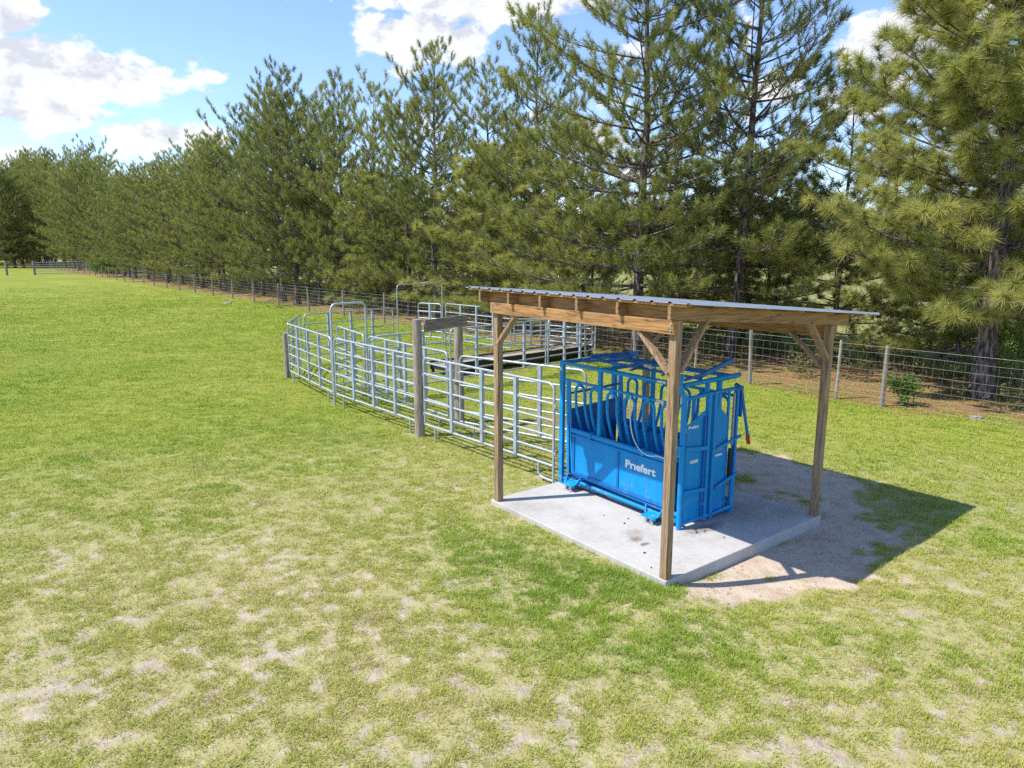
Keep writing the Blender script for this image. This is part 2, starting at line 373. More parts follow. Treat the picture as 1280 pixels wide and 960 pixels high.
# ------------------------------------------------------------------ grass blades
g = np.random.default_rng(3)
THATCH = ((-3.418, 9.45), (-2.376, 5.097), (-1.273, 5.543), (3.061, 5.543), (3.96, 13.634), (1.613, 5.665), (-3.645, 23.712), (-2.715, 14.656), (-4.382, 25.711), (-5.084, 11.162), (5.064, 7.799), (-.256, 7.582), (3.693, 5.181), (2.188, 4.976), (.541, 7.477), (-4.598, 9.712), (-1.317, 6.326), (.285, 12.203), (-7.127, 11.708), (3.605, 6.814))
def make_grass():
    NT, NB = 345000, 9
    d0, d1, dk = 2.4, 90.0, 6.5      # tuft centres, thinning as 1/d^2 beyond 6.5 m
    A1 = (dk ** 2 - d0 ** 2) / 2; A2 = dk ** 2 * math.log(d1 / dk)
    u = g.random(NT) * (A1 + A2)
    d = np.where(u < A1, np.sqrt(d0 ** 2 + 2 * np.minimum(u, A1)), dk * np.exp(np.maximum(u - A1, 0) / dk ** 2))
    az = (g.random(NT) * 2 - 1) * R(52)
    x = d * np.sin(az); y = d * np.cos(az)
    cov, snd, lit, rich = fields(x, y)
    keep = (g.random(NT) < np.clip(cov * .9, .03 - .02 * snd, 1) * (.25 + 1.5 * sstep(.32, .68, fbm(x, y, .17, 2, 41))) * sstep(90, 36, d)) & (fence_sd(x, y) < 3.2)
    x, y, d, cov, lit, rich = (t[keep] for t in (x, y, d, cov, lit, rich))
    # matted straw clumps
    TC = np.array(THATCH); k_ = 34; tx = np.repeat(TC[:, 0], k_); ty = np.repeat(TC[:, 1], k_); td = np.hypot(tx, ty)
    tx = tx + g.normal(size=len(tx)) * .075 * (td / 8 + .4); ty = ty + g.normal(size=len(tx)) * .05 * (td / 8 + .4); o1 = np.ones(len(tx))
    x = np.concatenate([x, tx]); y = np.concatenate([y, ty]); d = np.concatenate([d, td]); cov = np.concatenate([cov, o1]); lit = np.concatenate([lit, o1 * 3]); rich = np.concatenate([rich, o1 * 0])
    big = .6 + .8 * g.random(len(x)) ** 1.5
    ttone = g.normal(size=len(x)) * .10
    rp = lambda a: np.repeat(a, NB)
    x, y, d, cov, lit, rich, big, ttone = map(rp, (x, y, d, cov, lit, rich, big, ttone)); n = len(x)
    lod = np.clip(d / 8, 1, 6)
    ra = .045 * lod * np.sqrt(g.random(n)) * big; aa = g.random(n) * 2 * PI
    x = x + ra * np.cos(aa); y = y + ra * np.sin(aa)
    b, a = shed_local(x, y)
    ok = ~((b > -.012) & (b < 3.09) & (a > -.012) & (a < 3.15))
    x, y, d, cov, lit, rich, big, ttone, lod, aa = (t[ok] for t in (x, y, d, cov, lit, rich, big, ttone, lod, aa)); n = len(x)
    z = ground_z(x, y)
    h = (.016 + .038 * g.random(n) ** 1.3 + .07 * np.clip(rich - .4, 0, 1) * g.random(n)) * (1 + .12 * (lod - 1)) * big * (.6 + .5 * cov)
    w = (.0032 + .0028 * g.random(n)) * lod
    th = aa + g.normal(size=n) * .9; lean = .2 + 1.0 * g.random(n)
    dx = np.cos(th) * np.sin(lean); dy = np.sin(th) * np.sin(lean); dz = np.cos(lean)
    px = -np.sin(th) * w; py = np.cos(th) * w
    P = np.stack([x, y, z], 1)
    mid = P + np.stack([dx * .45, dy * .45, dz * .6], 1) * h[:, None]
    tip = P + np.stack([dx * 1.1, dy * 1.1, dz * .95 - .12], 1) * h[:, None]
    sd = np.stack([px, py, np.zeros(n)], 1)
    V = np.empty((n, 5, 3)); V[:, 0] = P - sd * .5; V[:, 1] = P + sd * .5; V[:, 2] = mid + sd * .42; V[:, 3] = mid - sd * .42; V[:, 4] = tip
    o = np.arange(n)[:, None] * 5
    F = np.concatenate([o + np.array([[0, 1, 2]]), o + np.array([[0, 2, 3]]), o + np.array([[3, 2, 4]])], 0)
    tone = .36 + .55 * rich + .22 * (g.random(n) - .5) + .3 * (fbm(x, y, .5, 3, 51) - .5) + ttone
    dead = g.random(n) < (.47 - .6 * rich + .4 * lit - .10 * sstep(8, 15, d)); tone = np.where(dead, .24 * g.random(n), np.clip(tone, .27, 1))
    ob = npmesh('grass', V.reshape(-1, 3), F, M['grass'], {'tone': np.repeat(tone, 5)})
    tag(ob, 'short patchy yellow green grass over sandy soil', 'grass', kind='stuff')
make_grass()

# ------------------------------------------------------------------ concrete pad
m, nt, out = newmat('concrete'); L = nt.links
p = N(nt, 'ShaderNodeBsdfPrincipled', inp={'Roughness': .85}); L.new(p.outputs[0], out.inputs[0])
oc = N(nt, 'ShaderNodeTexCoord').outputs['Object']
c1 = noise(nt, 1.6, 6, .65); c2 = noise(nt, 26, 4, .7); c3 = noise(nt, 120, 2, .5)
rc = ramp(nt, [(.34, (.33, .31, .28)), (.5, (.44, .42, .39)), (.68, (.52, .495, .46))])
L.new(math_(nt, 'ADD', math_(nt, 'MULTIPLY', c1, .6), math_(nt, 'ADD', math_(nt, 'MULTIPLY', c2, .28), math_(nt, 'MULTIPLY', c3, .12))), rc.inputs[0])
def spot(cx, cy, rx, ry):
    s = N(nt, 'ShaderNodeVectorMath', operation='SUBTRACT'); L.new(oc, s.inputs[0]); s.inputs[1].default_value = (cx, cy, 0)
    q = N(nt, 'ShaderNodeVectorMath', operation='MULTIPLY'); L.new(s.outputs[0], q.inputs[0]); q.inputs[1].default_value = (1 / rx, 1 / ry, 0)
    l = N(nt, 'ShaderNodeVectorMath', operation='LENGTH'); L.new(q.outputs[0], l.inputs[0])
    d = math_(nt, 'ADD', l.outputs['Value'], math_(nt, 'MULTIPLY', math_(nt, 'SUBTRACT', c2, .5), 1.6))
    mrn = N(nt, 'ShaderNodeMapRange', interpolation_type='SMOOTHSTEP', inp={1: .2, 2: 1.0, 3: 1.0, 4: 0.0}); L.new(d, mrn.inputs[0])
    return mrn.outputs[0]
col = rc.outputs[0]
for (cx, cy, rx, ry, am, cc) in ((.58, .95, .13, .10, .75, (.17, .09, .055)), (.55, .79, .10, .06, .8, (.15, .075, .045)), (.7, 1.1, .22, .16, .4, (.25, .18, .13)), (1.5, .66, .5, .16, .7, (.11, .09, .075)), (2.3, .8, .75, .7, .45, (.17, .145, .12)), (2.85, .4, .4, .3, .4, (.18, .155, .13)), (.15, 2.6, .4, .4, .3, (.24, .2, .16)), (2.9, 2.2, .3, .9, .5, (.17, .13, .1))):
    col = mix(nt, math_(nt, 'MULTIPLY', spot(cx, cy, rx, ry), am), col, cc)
L.new(col, p.inputs['Base Color'])
bp = N(nt, 'ShaderNodeBump', inp={'Strength': .25, 'Distance': .01}); L.new(c2, bp.inputs['Height']); L.new(bp.outputs[0], p.inputs['Normal'])
slab = MB(); slab.box(0, 3.08, 0, 3.14, -.25, .055)
so = slab.build('concrete_pad', m, None, bevel=.012); so.location = (*SLAB_F, 0); so.rotation_euler = (0, 0, SLAB_ROT)
tag(so, 'square pale grey concrete pad under the open timber shelter', 'concrete pad')
PAD = .055

# ------------------------------------------------------------------ open shed (local x = b, local y = a)
shed = empty('pole_shed', (*SLAB_F, 0), SLAB_ROT)
tag(shed, 'open timber pole shed with single slope metal roof over blue cattle chute', 'shed')
PB = (.06, 3.0); PA = (.06, 3.03); SL = .081
def rb_(b): return 2.80 - SL * b         # rafter underside
for b in PB:
    for a in PA:
        q = MB(); q.box(b - .046, b + .046, a - .046, a + .046, PAD - .03, rb_(b) + .0)
        q.build('post', M['post_z'], shed, bevel=.006)
# footings of concrete at the outer posts
for (b, a, l) in ((-.02, -.02, 0), (-.03, 3.03, 0), (3.0, -.02, 0)):
    pass
q = MB(); q.box(-.027, .013, .01, 3.09, 2.66, 2.80); q.build('beam', M['beam_y'], shed, bevel=.004)
q = MB(); q.box(3.048, 3.088, .01, 3.09, rb_(3.09) - .16, rb_(3.09)); q.build('beam', M['beam_y'], shed, bevel=.004)
for a in (.03, .73, 1.36, 2.0, 2.62, 3.24):
    q = MB(); b0, b1 = -.09, 3.36
    q.hexa([(b0, a - .02, rb_(b0) + .001), (b1, a - .02, rb_(b1) + .001), (b1, a + .02, rb_(b1) + .001), (b0, a + .02, rb_(b0) + .001),
            (b0, a - .02, rb_(b0) + .142), (b1, a - .02, rb_(b1) + .142), (b1, a + .02, rb_(b1) + .142), (b0, a + .02, rb_(b0) + .142)])
    q.build('rafter', M['beam_x'], shed, bevel=.003)
# blocking boards between rafters
q = MB()
for a0, a1 in ((.05, .71), (.75, 1.34), (1.38, 1.98), (2.02, 2.6), (2.64, 3.22)):
    q.box(.06, .10, a0, a1, rb_(.1) + .004, rb_(.1) + .134)
q.build('blocking', M['beam_y'], shed)
for b in (-.05, .62, 1.28, 1.94, 2.6, 3.2):
    z = rb_(b) + .144
    q = MB(); q.box(b - .045, b + .045, -.18, 3.5, z, z + .024); q.build('purlin', M['beam_y'], shed, bevel=.002)
# ribbed metal roof: ribs run down the slope, profile along a
q = MB()
prof = []
a = -.25
while a < 3.55:
    prof += [(a, 0), (a + .02, .02), (a + .045, .02), (a + .065, 0)]
    for k in (1, 2): prof += [(a + .065 + k * .055, 0), (a + .065 + k * .055 + .008, .005), (a + .065 + k * .055 + .016, 0)]
    a += .229
prof = [t for t in prof if t[0] <= 3.57]
e0, e1 = -.11, 3.62
def rz_(b): return rb_(b) + .171
nseg = 6; b0 = len(q.v)
for thick in (0, -.004):
    for i in range(nseg + 1):
        b = e0 + (e1 - e0) * i / nseg
        for (aa, hh) in prof: q.v.append((b, aa, rz_(b) + hh + thick))
npf = len(prof); st_ = (nseg + 1) * npf
for i in range(nseg):
    for j in range(npf - 1):
        k = i * npf + j
        q.f.append((k, k + npf, k + npf + 1, k + 1)); q.f.append((st_ + k, st_ + k + 1, st_ + k + npf + 1, st_ + k + npf))
for j in range(npf - 1):
    q.f.append((j, j + 1, st_ + j + 1, st_ + j)); k = nseg * npf + j; q.f.append((k, st_ + k, st_ + k + 1, k + 1))
for i in range(nseg):
    k = i * npf; q.f.append((k, st_ + k, st_ + k + npf, k + npf)); k += npf - 1; q.f.append((k, k + npf, st_ + k + npf, st_ + k))
roof = q.build('roof_sheet', M['roof'], shed)
# knee braces
def brace(p, q_):
    q = MB(); q.bar(p, q_, .038, .088, (1, 0, 0) if abs(p[0] - q_[0]) < .01 else (0, 1, 0)); q.build('brace', M['brace'], shed, bevel=.003)
zb = 2.66
brace((.035, .10, 2.26), (.035, .53, zb + .02)); brace((.035, 2.985, 2.26), (.035, 2.58, zb + .02))
brace((.10, .035, 2.28), (.50, .035, rb_(.5) + .02)); brace((2.955, .035, 2.12), (2.48, .035, rb_(2.48) + .02))
brace((3.025, .10, 2.0), (3.025, .6, 2.42)); brace((3.025, 2.985, 2.0), (3.025, 2.5, 2.42))
brace((.10, 3.05, 2.28), (.50, 3.05, rb_(.5) + .02)); brace((2.955, 3.05, 2.12), (2.48, 3.05, rb_(2.48) + .02))
for (b, a, z) in ((-.033, .05, 2.70), (-.033, .05, 2.76), (-.033, 3.03, 2.70), (-.033, 3.03, 2.76)):
    bl = MB(); bl.tube([(b - .004, a, z), (b + .01, a, z)], .009, 8); bl.build('bolt', M['stay'], shed)

# ------------------------------------------------------------------ squeeze chute (local x = across, local y = along to tail)
ch = empty('squeeze_chute', (2.076, 8.345, PAD), R(36.5))
tag(ch, 'blue steel cattle squeeze chute with head gate standing on the concrete pad', 'cattle chute')
BL, BD = M['blue'], M['blue_dk']
Z0 = -PAD      # heights below were measured from the ground
def zz(z): return z + Z0
W = 1.05; T = 2.25
def tubes(name, lines, r, mat, parent=ch, n=8):
    q = MB()
    for ln in lines: q.tube(ln, r, n)
    return q.build(name, mat, parent, smooth=True)
def arc(p0, p1, p2, n=5):
    p0, p1, p2 = map(Vector, (p0, p1, p2))
    return [tuple((1 - t) ** 2 * p0 + 2 * t * (1 - t) * p1 + t * t * p2) for t in [i / n for i in range(n + 1)]]
# main frame
q = MB()
for x in (0, W):
    q.tube([(x, .05, zz(1.87)), (x, T, zz(1.87))], .026, 10)
    q.bar((x, T, zz(.06)), (x, T, zz(1.90)), .055, .075, (0, 1, 0))
    q.bar((x, 1.46, zz(.95)), (x, 1.46, zz(1.86)), .045, .06, (0, 1, 0))
    q.tube([(x + (.03 if x == 0 else -.03), .02, zz(.22)), (x + (.03 if x == 0 else -.03), 2.0, zz(.25))], .028, 10)
    q.tube([(x - (.02 if x == 0 else -.02), .25, zz(.165)), (x - (.02 if x == 0 else -.02), 1.9, zz(.17))], .024, 10)
    q.bar((x, 2.09, zz(.25)), (x, 2.13, zz(1.64)), .035, .05, (0, 1, 0))
    q.bar((x, 2.0, zz(.25)), (x, 2.10, zz(1.62)), .03, .03, (0, 1, 0))
for z in (1.87, .13):
    q.bar((0, T, zz(z)), (W, T, zz(z)), .05, .05)
for y in (.06, 1.46):
    q.bar((0, y, zz(1.87)), (W, y, zz(1.87)), .04, .045)
q.bar((.02, .05, zz(.14)), (.02, T - .03, zz(.14)), .05, .04); q.bar((W - .02, .05, zz(.14)), (W - .02, T - .03, zz(.14)), .05, .04)
q.build('frame', BL, ch, smooth=False, bevel=.004)
# floor
q = MB(); q.box(.12, W - .12, .1, T - .05, zz(.13), zz(.15)); q.build('floor_plate', BD, ch)
# roof linkage of the chute
q = MB()
q.tube([(.42, .1, zz(1.9)), (.42, 2.1, zz(1.9))], .02, 8); q.tube([(.68, .3, zz(1.93)), (.62, 2.15, zz(1.91))], .018, 8)
q.bar((.06, 1.9, zz(1.93)), (.98, 1.5, zz(1.91)), .05, .02); q.bar((.1, 1.0, zz(1.92)), (.95, 1.25, zz(1.93)), .045, .015)
q.tube([(.15, .5, zz(1.92)), (.9, .8, zz(1.94)), (.95, 1.4, zz(1.93))], .016, 8)
q.bar((W - .04, T - .02, zz(1.88)), (W - .04, 1.75, zz(1.97)), .06, .09)
q.bar((.5, T - .05, zz(1.92)), (W - .02, 1.9, zz(1.96)), .05, .05)
q.build('linkage', BD, ch)
for bx in ((.34, .42, .93, 1.0, zz(1.94), zz(1.98)), (.3, .36, .82, .88, zz(1.94), zz(1.97))):
    q = MB(); q.box(*bx); q.build('latch_block', M['rust'], ch, bevel=.004)
# side assemblies
for side in (0, 1):
    X = (lambda v: v) if side == 0 else (lambda v: W - v)
    q = MB(); q.box(min(X(.0), X(.012)), max(X(.0), X(.012)), .26, 1.99, zz(.27), zz(.885))
    sp = q.build('side_panel', BL, ch)
    q = MB(); q.tube([(X(-.004), .24, zz(.905)), (X(-.004), 2.03, zz(.915))], .034, 12); q.tube([(X(-.012), .25, zz(.835)), (X(-.012), 2.0, zz(.845))], .016, 8)
    for y in (1.62, .62): q.bar((X(-.004), y - .03, zz(.91)), (X(-.004), y + .03, zz(.91)), .082, .085)
    q.build('panel_rail', BL, sp, smooth=True)
    q = MB(); q.bar((X(-.006), 1.08, zz(.28)), (X(-.006), 1.08, zz(.85)), .012, .035, (0, 1, 0)); q.bar((X(-.006), .26, zz(.28)), (X(-.006), .26, zz(.88)), .016, .045, (0, 1, 0)); q.bar((X(-.006), 1.98, zz(.28)), (X(-.006), 1.98, zz(.88)), .016, .045, (0, 1, 0))
    q.bar((X(-.008), .26, zz(.285)), (X(-.008), 1.98, zz(.285)), .02, .035)
    q.build('stiffener', BD if side == 0 else BL, sp)
    # inner sloping sheet
    q = MB(); q.hexa([(X(.09), .26, zz(.88)), (X(.10), .26, zz(.88)), (X(.10), 1.99, zz(.88)), (X(.09), 1.99, zz(.88)), (X(.28), .26, zz(.16)), (X(.29), .26, zz(.16)), (X(.29), 1.99, zz(.16)), (X(.28), 1.99, zz(.16))])
    q.build('inner_sheet', BL, ch)
    # pivot tube carrying the hooped bars
    q = MB(); q.tube([(X(.0), .02, zz(1.62)), (X(.0), 2.2, zz(1.635))], .02, 10)
    for y in (1.88, 1.5, 1.22, .9, .58): q.bar((X(.0), y - .035, zz(1.615)), (X(.0), y + .035, zz(1.615)), .05, .06)
    q.build('pivot_tube', BL, ch, smooth=True)
    hs = (1.88, 1.57, 1.24, .91, .58, .27) if side == 0 else (1.85, 1.52, 1.19, .86, .53, .22)
    for y in hs:
        q = MB(); w = .092; zt = 1.585
        pts = [(X(.15), y + w, zz(.86)), (X(.10), y + w, zz(1.0)), (X(.045), y + w, zz(1.18)), (X(.02), y + w, zz(1.3)), (X(.012), y + w, zz(1.5))]
        top = [(X(.012), y + w * math.cos(t), zz(1.5 + .085 * math.sin(t))) for t in [PI * i / 8 for i in range(1, 8)]]
        pts2 = [(x, 2 * y - yy, z) for (x, yy, z) in pts[::-1]]
        q.tube(pts + top + pts2, .021, 8); q.build('bar_hoop', BL, ch, smooth=True)
# cross bars of the tail
q = MB(); q.box(.06, W - .06, 2.12, 2.14, zz(.2), zz(1.15)); q.prism([(.06, 2.12, zz(1.15)), (W - .06, 2.12, zz(1.15)), (W - .06, 2.12, zz(1.25)), (.06, 2.12, zz(1.2))], (0, .02, 0))
tg = q.build('tailgate', BD, ch)
tubes('tailgate_bar', [[(.05, 2.1, zz(1.44)), (W - .05, 2.1, zz(1.47))]], .018, BD, tg)
# head gate
q = MB()
q.tube([(0, 0, zz(.055)), (0, 0, zz(1.77))], .036, 12); q.tube([(W - .04, -.01, zz(.055)), (W - .04, -.01, zz(1.74))], .034, 12)
q.tube([(W - .16, .02, zz(.1)), (W - .16, .02, zz(1.72))], .018, 8)
q.tube([(0, 0, zz(1.71)), (W + .03, 0, zz(1.735))], .024, 10); q.tube([(0, .03, zz(1.875)), (W + .05, .03, zz(1.895))], .03, 10)
q.tube([(0, 0, zz(.12)), (W - .04, 0, zz(.12))], .026, 10)
q.bar((.46, .03, zz(1.7)), (.46, .03, zz(1.9)), .04, .05, (0, 1, 0)); q.bar((.72, .05, zz(.15)), (.72, .05, zz(1.92)), .05, .06, (0, 1, 0))
q.bar((.30, .1, zz(.15)), (.30, .1, zz(1.7)), .03, .04, (0, 1, 0))
q.tube(arc((0, .05, zz(2.0)), (-.10, .03, zz(1.88)), (0, 0, zz(1.74)), 8), .032, 10)
q.build('head_gate_frame', BL, ch, smooth=True)
q = MB(); q.bar((-.045, .0, zz(1.0)), (-.045, .0, zz(1.14)), .08, .09, (0, 1, 0)); q.bar((-.07, .03, zz(1.03)), (-.07, .03, zz(1.1)), .05, .05, (0, 1, 0)); q.build('hinge_bracket', BL, ch, bevel=.006)
def door(y0, y1, poly, edge_y, name='head_gate_door'):
    q = MB(); q.prism(poly, (0, .012, 0)); d = q.build(name, BL, ch)
    q = MB(); q.bar((edge_y, -.005, zz(.08)), (edge_y, -.005, zz(1.75)), .055, .06, (0, 1, 0)); q.build('door_edge', BL, d, bevel=.006)
    return d
d1 = door(.06, .44, [(.06, -.005, zz(.13)), (.44, -.005, zz(.13)), (.44, -.005, zz(1.53)), (.40, -.005, zz(1.52)), (.07, -.005, zz(1.37))], .458)
d2 = door(.58, .84, [(.58, -.005, zz(.13)), (.84, -.005, zz(.16)), (.85, -.005, zz(1.38)), (.72, -.005, zz(1.50)), (.63, -.005, zz(1.53)), (.58, -.005, zz(1.53))], .575)
for z0, z1 in ((1.09, 1.04), (.53, .50)):
    q = MB(); q.bar((.02, -.03, zz(z0)), (.44, -.03, zz(z1)), .03, .05); q.build('door_bar', BL, d1, bevel=.004)
q = MB(); q.bar((.36, -.02, zz(.32)), (.44, -.02, zz(.31)), .03, .04); q.build('door_stop', BL, d1, bevel=.004)
q = MB(); q.bar((.38, -.014, zz(.14)), (.38, -.014, zz(1.45)), .02, .05, (0, 1, 0)); q.build('stiffener', BD, d1)
tubes('door_bar', [[(.58, -.03, zz(.13)), (.95, -.03, zz(.155))]], .022, BL, d2)
for p0, p1 in (((.60, -.035, zz(1.0)), (1.09, -.05, zz(1.1))), ((.62, -.035, zz(.47)), (1.05, -.05, zz(.605)))):
    q = MB(); q.bar(p0, p1, .03, .035); q.build('control_bar', BL, ch, bevel=.004)
q = MB()
for i in range(6):
    y = .625 + i * .026; q.box(y, y + .012, -.012, -.006, zz(.96), zz(1.05))
q.build('slot_guard', M['rust'], d2)
# levers
lv = tubes('lever', [[(1.07, -.03, zz(1.72)), (1.13, -.06, zz(1.38)), (1.19, -.08, zz(1.1))]], .02, BD)
tubes('grip', [[(1.19, -.08, zz(1.1)), (1.215, -.085, zz(.98))]], .026, M['red'], lv)
q = MB(); q.bar((.42, .12, zz(1.93)), (.87, -.02, zz(2.12)), .045, .05); q.bar((.1, .1, zz(1.92)), (.5, .1, zz(1.96)), .035, .03); q.build('top_lever', BD, ch, bevel=.004)
q = MB(); q.bar((.98, -.02, zz(.6)), (.98, -.02, zz(1.7)), .012, .05, (0, 1, 0)); q.bar((1.08, -.02, zz(1.35)), (1.08, -.02, zz(1.76)), .03, .05, (0, 1, 0)); q.tube([(1.02, -.06, zz(1.74)), (1.08, .06, zz(1.76))], .03, 8); q.build('latch_plate', BD, ch)
q = MB(); q.bar((.95, -.015, zz(1.0)), (.95, -.015, zz(1.68)), .02, .03, (0, 1, 0)); q.build('gas_strut', M['rust'], ch)
q = MB(); q.bar((W - .13, -.02, zz(.55)), (W - .13, -.02, zz(.95)), .03, .04, (0, 1, 0)); q.build('damper', M['black'], ch)
# feet: bracket + zinc load cell
for (x, s) in ((-.1, -1), (W + .1, 1)):
    for y in (.36, 1.92):
        q = MB(); q.prism([(x - .085, y - .11, zz(.135)), (x + .085, y - .11, zz(.16)), (x + .085, y + .11, zz(.16)), (x - .085, y + .11, zz(.135))], (0, 0, .012)); q.bar((x + .03 * -s, y - .1, zz(.15)), (x - s * .1, y - .12, zz(.24)), .02, .05); q.bar((x, y + .11, zz(.14)), (x - s * .1, y + .2, zz(.2)), .02, .06)
        ft = q.build('foot_bracket', BL, ch)
        q = MB(); q.box(x - .08, x + .08, y - .08, y + .08, zz(.057), zz(.068)); q.box(x - .06, x + .03, y - .05, y + .05, zz(.085), zz(.12)); q.tube([(x - .01, y, zz(.062)), (x - .01, y, zz(.14))], .018, 8)
        for yy in (-.06, .06): q.tube([(x - .05, y + yy, zz(.066)), (x - .05, y + yy, zz(.1))], .012, 8)
        q.build('load_cell', M['rust'], ft, bevel=.002)
        q = MB(); q.box(x - .066, x - .06, y - .02, y + .02, zz(.09), zz(.115)); q.build('cell_port', M['black'], ft)
# hose
tubes('hose', [arc((-.03, .86, zz(1.62)), (-.05, .86, zz(1.25)), (-.045, .78, zz(1.08)), 6) + arc((-.045, .78, zz(1.08)), (-.06, .62, zz(.83)), (-.055, .36, zz(.93)), 8)[1:] + arc((-.055, .36, zz(.93)), (-.07, .1, zz(.95)), (-.06, .04, zz(.84)), 6)[1:]], .0075, M['rubber'], n=6)
for bx in ((-.03, .0, .30, .42, zz(1.6), zz(1.645)), (-.03, .0, .28, .42, zz(1.86), zz(1.89))):
    q = MB(); q.box(*bx); q.build('collar', M['rust'], ch)
q = MB(); q.box(-.036, -.03, T - .02, T + .02, zz(1.76), zz(1.81)); q.build('plate_sticker', M['sticker'], ch)
# lettering
def text(body, size, loc, rot, mat, parent, off=.0, ext=.0015, sx=1.0):
    cu = bpy.data.curves.new('lettering', 'FONT'); cu.body = body; cu.size = size; cu.extrude = ext; cu.offset = off; cu.resolution_u = 4
    t = bpy.data.objects.new('lettering_curve', cu); COL.objects.link(t)
    me = bpy.data.meshes.new_from_object(t.evaluated_get(bpy.context.evaluated_depsgraph_get()))
    bpy.data.objects.remove(t); me.materials.clear(); me.materials.append(mat)
    o = bpy.data.objects.new('lettering', me); COL.objects.link(o); o.parent = parent
    o.location = loc; o.rotation_euler = rot; o.scale = (sx, 1, 1)
    return o
sp0 = [c for c in ch.children if c.name.startswith('side_panel')][0]
text('Pr\u0131efert', .145, (-.004, .945, zz(.635)), (R(90), 0, R(-90)), M['white'], sp0, off=.0048, sx=1.2)
q = MB()
# red star dot over the letter i, in the plane of the panel
cy, cz = .755, zz(.756); st = []
for k in range(10):
    r_ = .018 if k % 2 == 0 else .008; a = PI / 2 + k * PI / 5
    st.append((-.007, cy - r_ * math.cos(a), cz + r_ * math.sin(a)))
q.prism(st, (.004, 0, 0)); q.build('star', M['red'], sp0)
text('Pr\u0131efert', .056, (.085, -.009, zz(1.325)), (R(90), 0, 0), M['white'], d1, off=.0015, sx=1.1)
q = MB(); q.box(.15, .30, -.008, -.0055, zz(.875), zz(.915)); q.build('decal', M['sticker'], d1)
q = MB()
for i in range(7):
    y = .63 + i * .021; q.box(y, y + .015, -.008, -.0055, zz(.885), zz(.912))
q.build('decal', M['white'], d2)

# dirt clods on the pad
for (b, a, s) in ((.81, 1.37, .014), (.97, 1.46, .011), (.81, 1.72, .010), (.34, .62, .014), (1.45, .32, .013), (1.30, .62, .016), (1.42, .60, .012), (.12, .30, .012), (1.36, .70, .014)):
    q = MB(); t = PI * rnd.random()
    q.tube([(0, 0, 0), (s * 1.2, s * .3, s * .25), (s * 2.2, 0, s * .1)], [s * .4, s * .7, s * .35], 6)
    o = q.build('dirt_clod', M['clod']); c, s_ = math.cos(SLAB_ROT), math.sin(SLAB_ROT)
    o.location = (SLAB_F[0] + b * c - a * s_, SLAB_F[1] + b * s_ + a * c, PAD + s * .35); o.rotation_euler = (0, 0, t)
    tag(o, 'small dark dirt clod lying on the pale concrete pad', 'dirt clod', 'dirt clods on the concrete pad')

# ------------------------------------------------------------------ cattle panels
FR = (0, .239, .443, .636, .83, 1)
_pc = {}
def panel(p, q_, label, h=1.53, lo=.27, foot=None, name='cattle_panel', cat='cattle panel', group='galvanised cattle panels', legs=True):
    p = Vector((*p, 0)); q_ = Vector((*q_, 0)); Ln = round((q_ - p).length, 1); d = q_ - p
    root = empty(name, p, math.atan2(d.y, d.x)); tag(root, label, cat, group)
    key = (Ln, h, lo, foot, legs)
    if key in _pc:
        for o in _pc[key].children:
            c = o.copy(); COL.objects.link(c); c.parent = root
        return root
    _pc[key] = root
    r = .021; x0, x1 = .03, Ln - .03; cr = .13
    q = MB()
    loop = [(x0, 0, lo), (x0, 0, h - cr)] + arc((x0, 0, h - cr), (x0, 0, h), (x0 + cr, 0, h), 6)[1:] + [(x1 - cr, 0, h)] + arc((x1 - cr, 0, h), (x1, 0, h), (x1, 0, h - cr), 6)[1:] + [(x1, 0, 0.0 if foot == 'skid' else lo), ]
    q.tube(loop, r, 10); q.tube([(x0, 0, lo), (x1, 0, lo)], r, 10); q.build('frame', M['galv'], root, smooth=True)
    for f in FR[1:-1]:
        z = h - (h - lo) * f
        q = MB(); q.tube([(x0, 0, z), (x1, 0, z)], r * .93, 8); q.build('rail', M['galv'], root, smooth=True)
    ns = 3 if Ln > 3 else (2 if Ln > 1.6 else 1)
    for i in range(ns):
        x = x0 + (x1 - x0) * (i + 1) / (ns + 1)
        q = MB(); q.bar((x - .03, 0, lo), (x - .03, 0, h - .01), .008, .05, (0, 1, 0)); q.bar((x + .03, 0, lo), (x + .03, 0, h - .01), .008, .05, (0, 1, 0)); q.bar((x, -.028, lo), (x, -.028, h - .01), .066, .006, (0, 1, 0))
        q.build('stay', M['stay'], root)
    if legs:
        for i, x in enumerate((x0 + .33, x1 - .33)):
            q = MB()
            if foot == 'skid' and i == 1:
                q.tube([(x, 0, lo), (x, 0, .14)] + arc((x, 0, .14), (x, 0, .035), (x + .12, 0, .035), 5)[1:] + [(x1, 0, .03)], r, 10)
            else: q.tube([(x, 0, lo), (x, 0, -.02)], r * .9, 8)
            q.build('leg', M['galv'], root, smooth=True)
    for x, s in ((x0, -1), (x1, 1)):
        for z in (h - .33, lo + .2):
            q = MB(); q.tube([(x, 0, z), (x + s * .035, 0, z)], .016, 6); q.tube([(x + s * .035, 0, z - .03), (x + s * .035, 0, z + .03)], .013, 6); q.build('pin_lug', M['stay'], root)
    return root
p1 = panel((-1.64, 12.9), (.66, 10.23), 'nearest galvanised cattle panel, between timber post and blue chute', foot='skid')
for z in (1.22, .5):      # chains from the panel end to the chute frame
    q = MB()
    for k in range(7):
        x = 3.5 + .028 * k; zz_ = z - .10 * math.sin(PI * (k + .5) / 7); dy = .007 if k % 2 else 0; dz = 0 if k % 2 else .007
        q.tube([(x - .02, -dy, zz_ - dz), (x + .02, -dy, zz_ - dz), (x + .02, dy, zz_ + dz), (x - .02, dy, zz_ + dz), (x - .02, -dy, zz_ - dz)], .0045, 5)
    q.build('chain', M['black'], p1)
panel((-3.97, 15.69), (-1.72, 13.0), 'galvanised cattle panel between the tall arched gate and the near timber post')
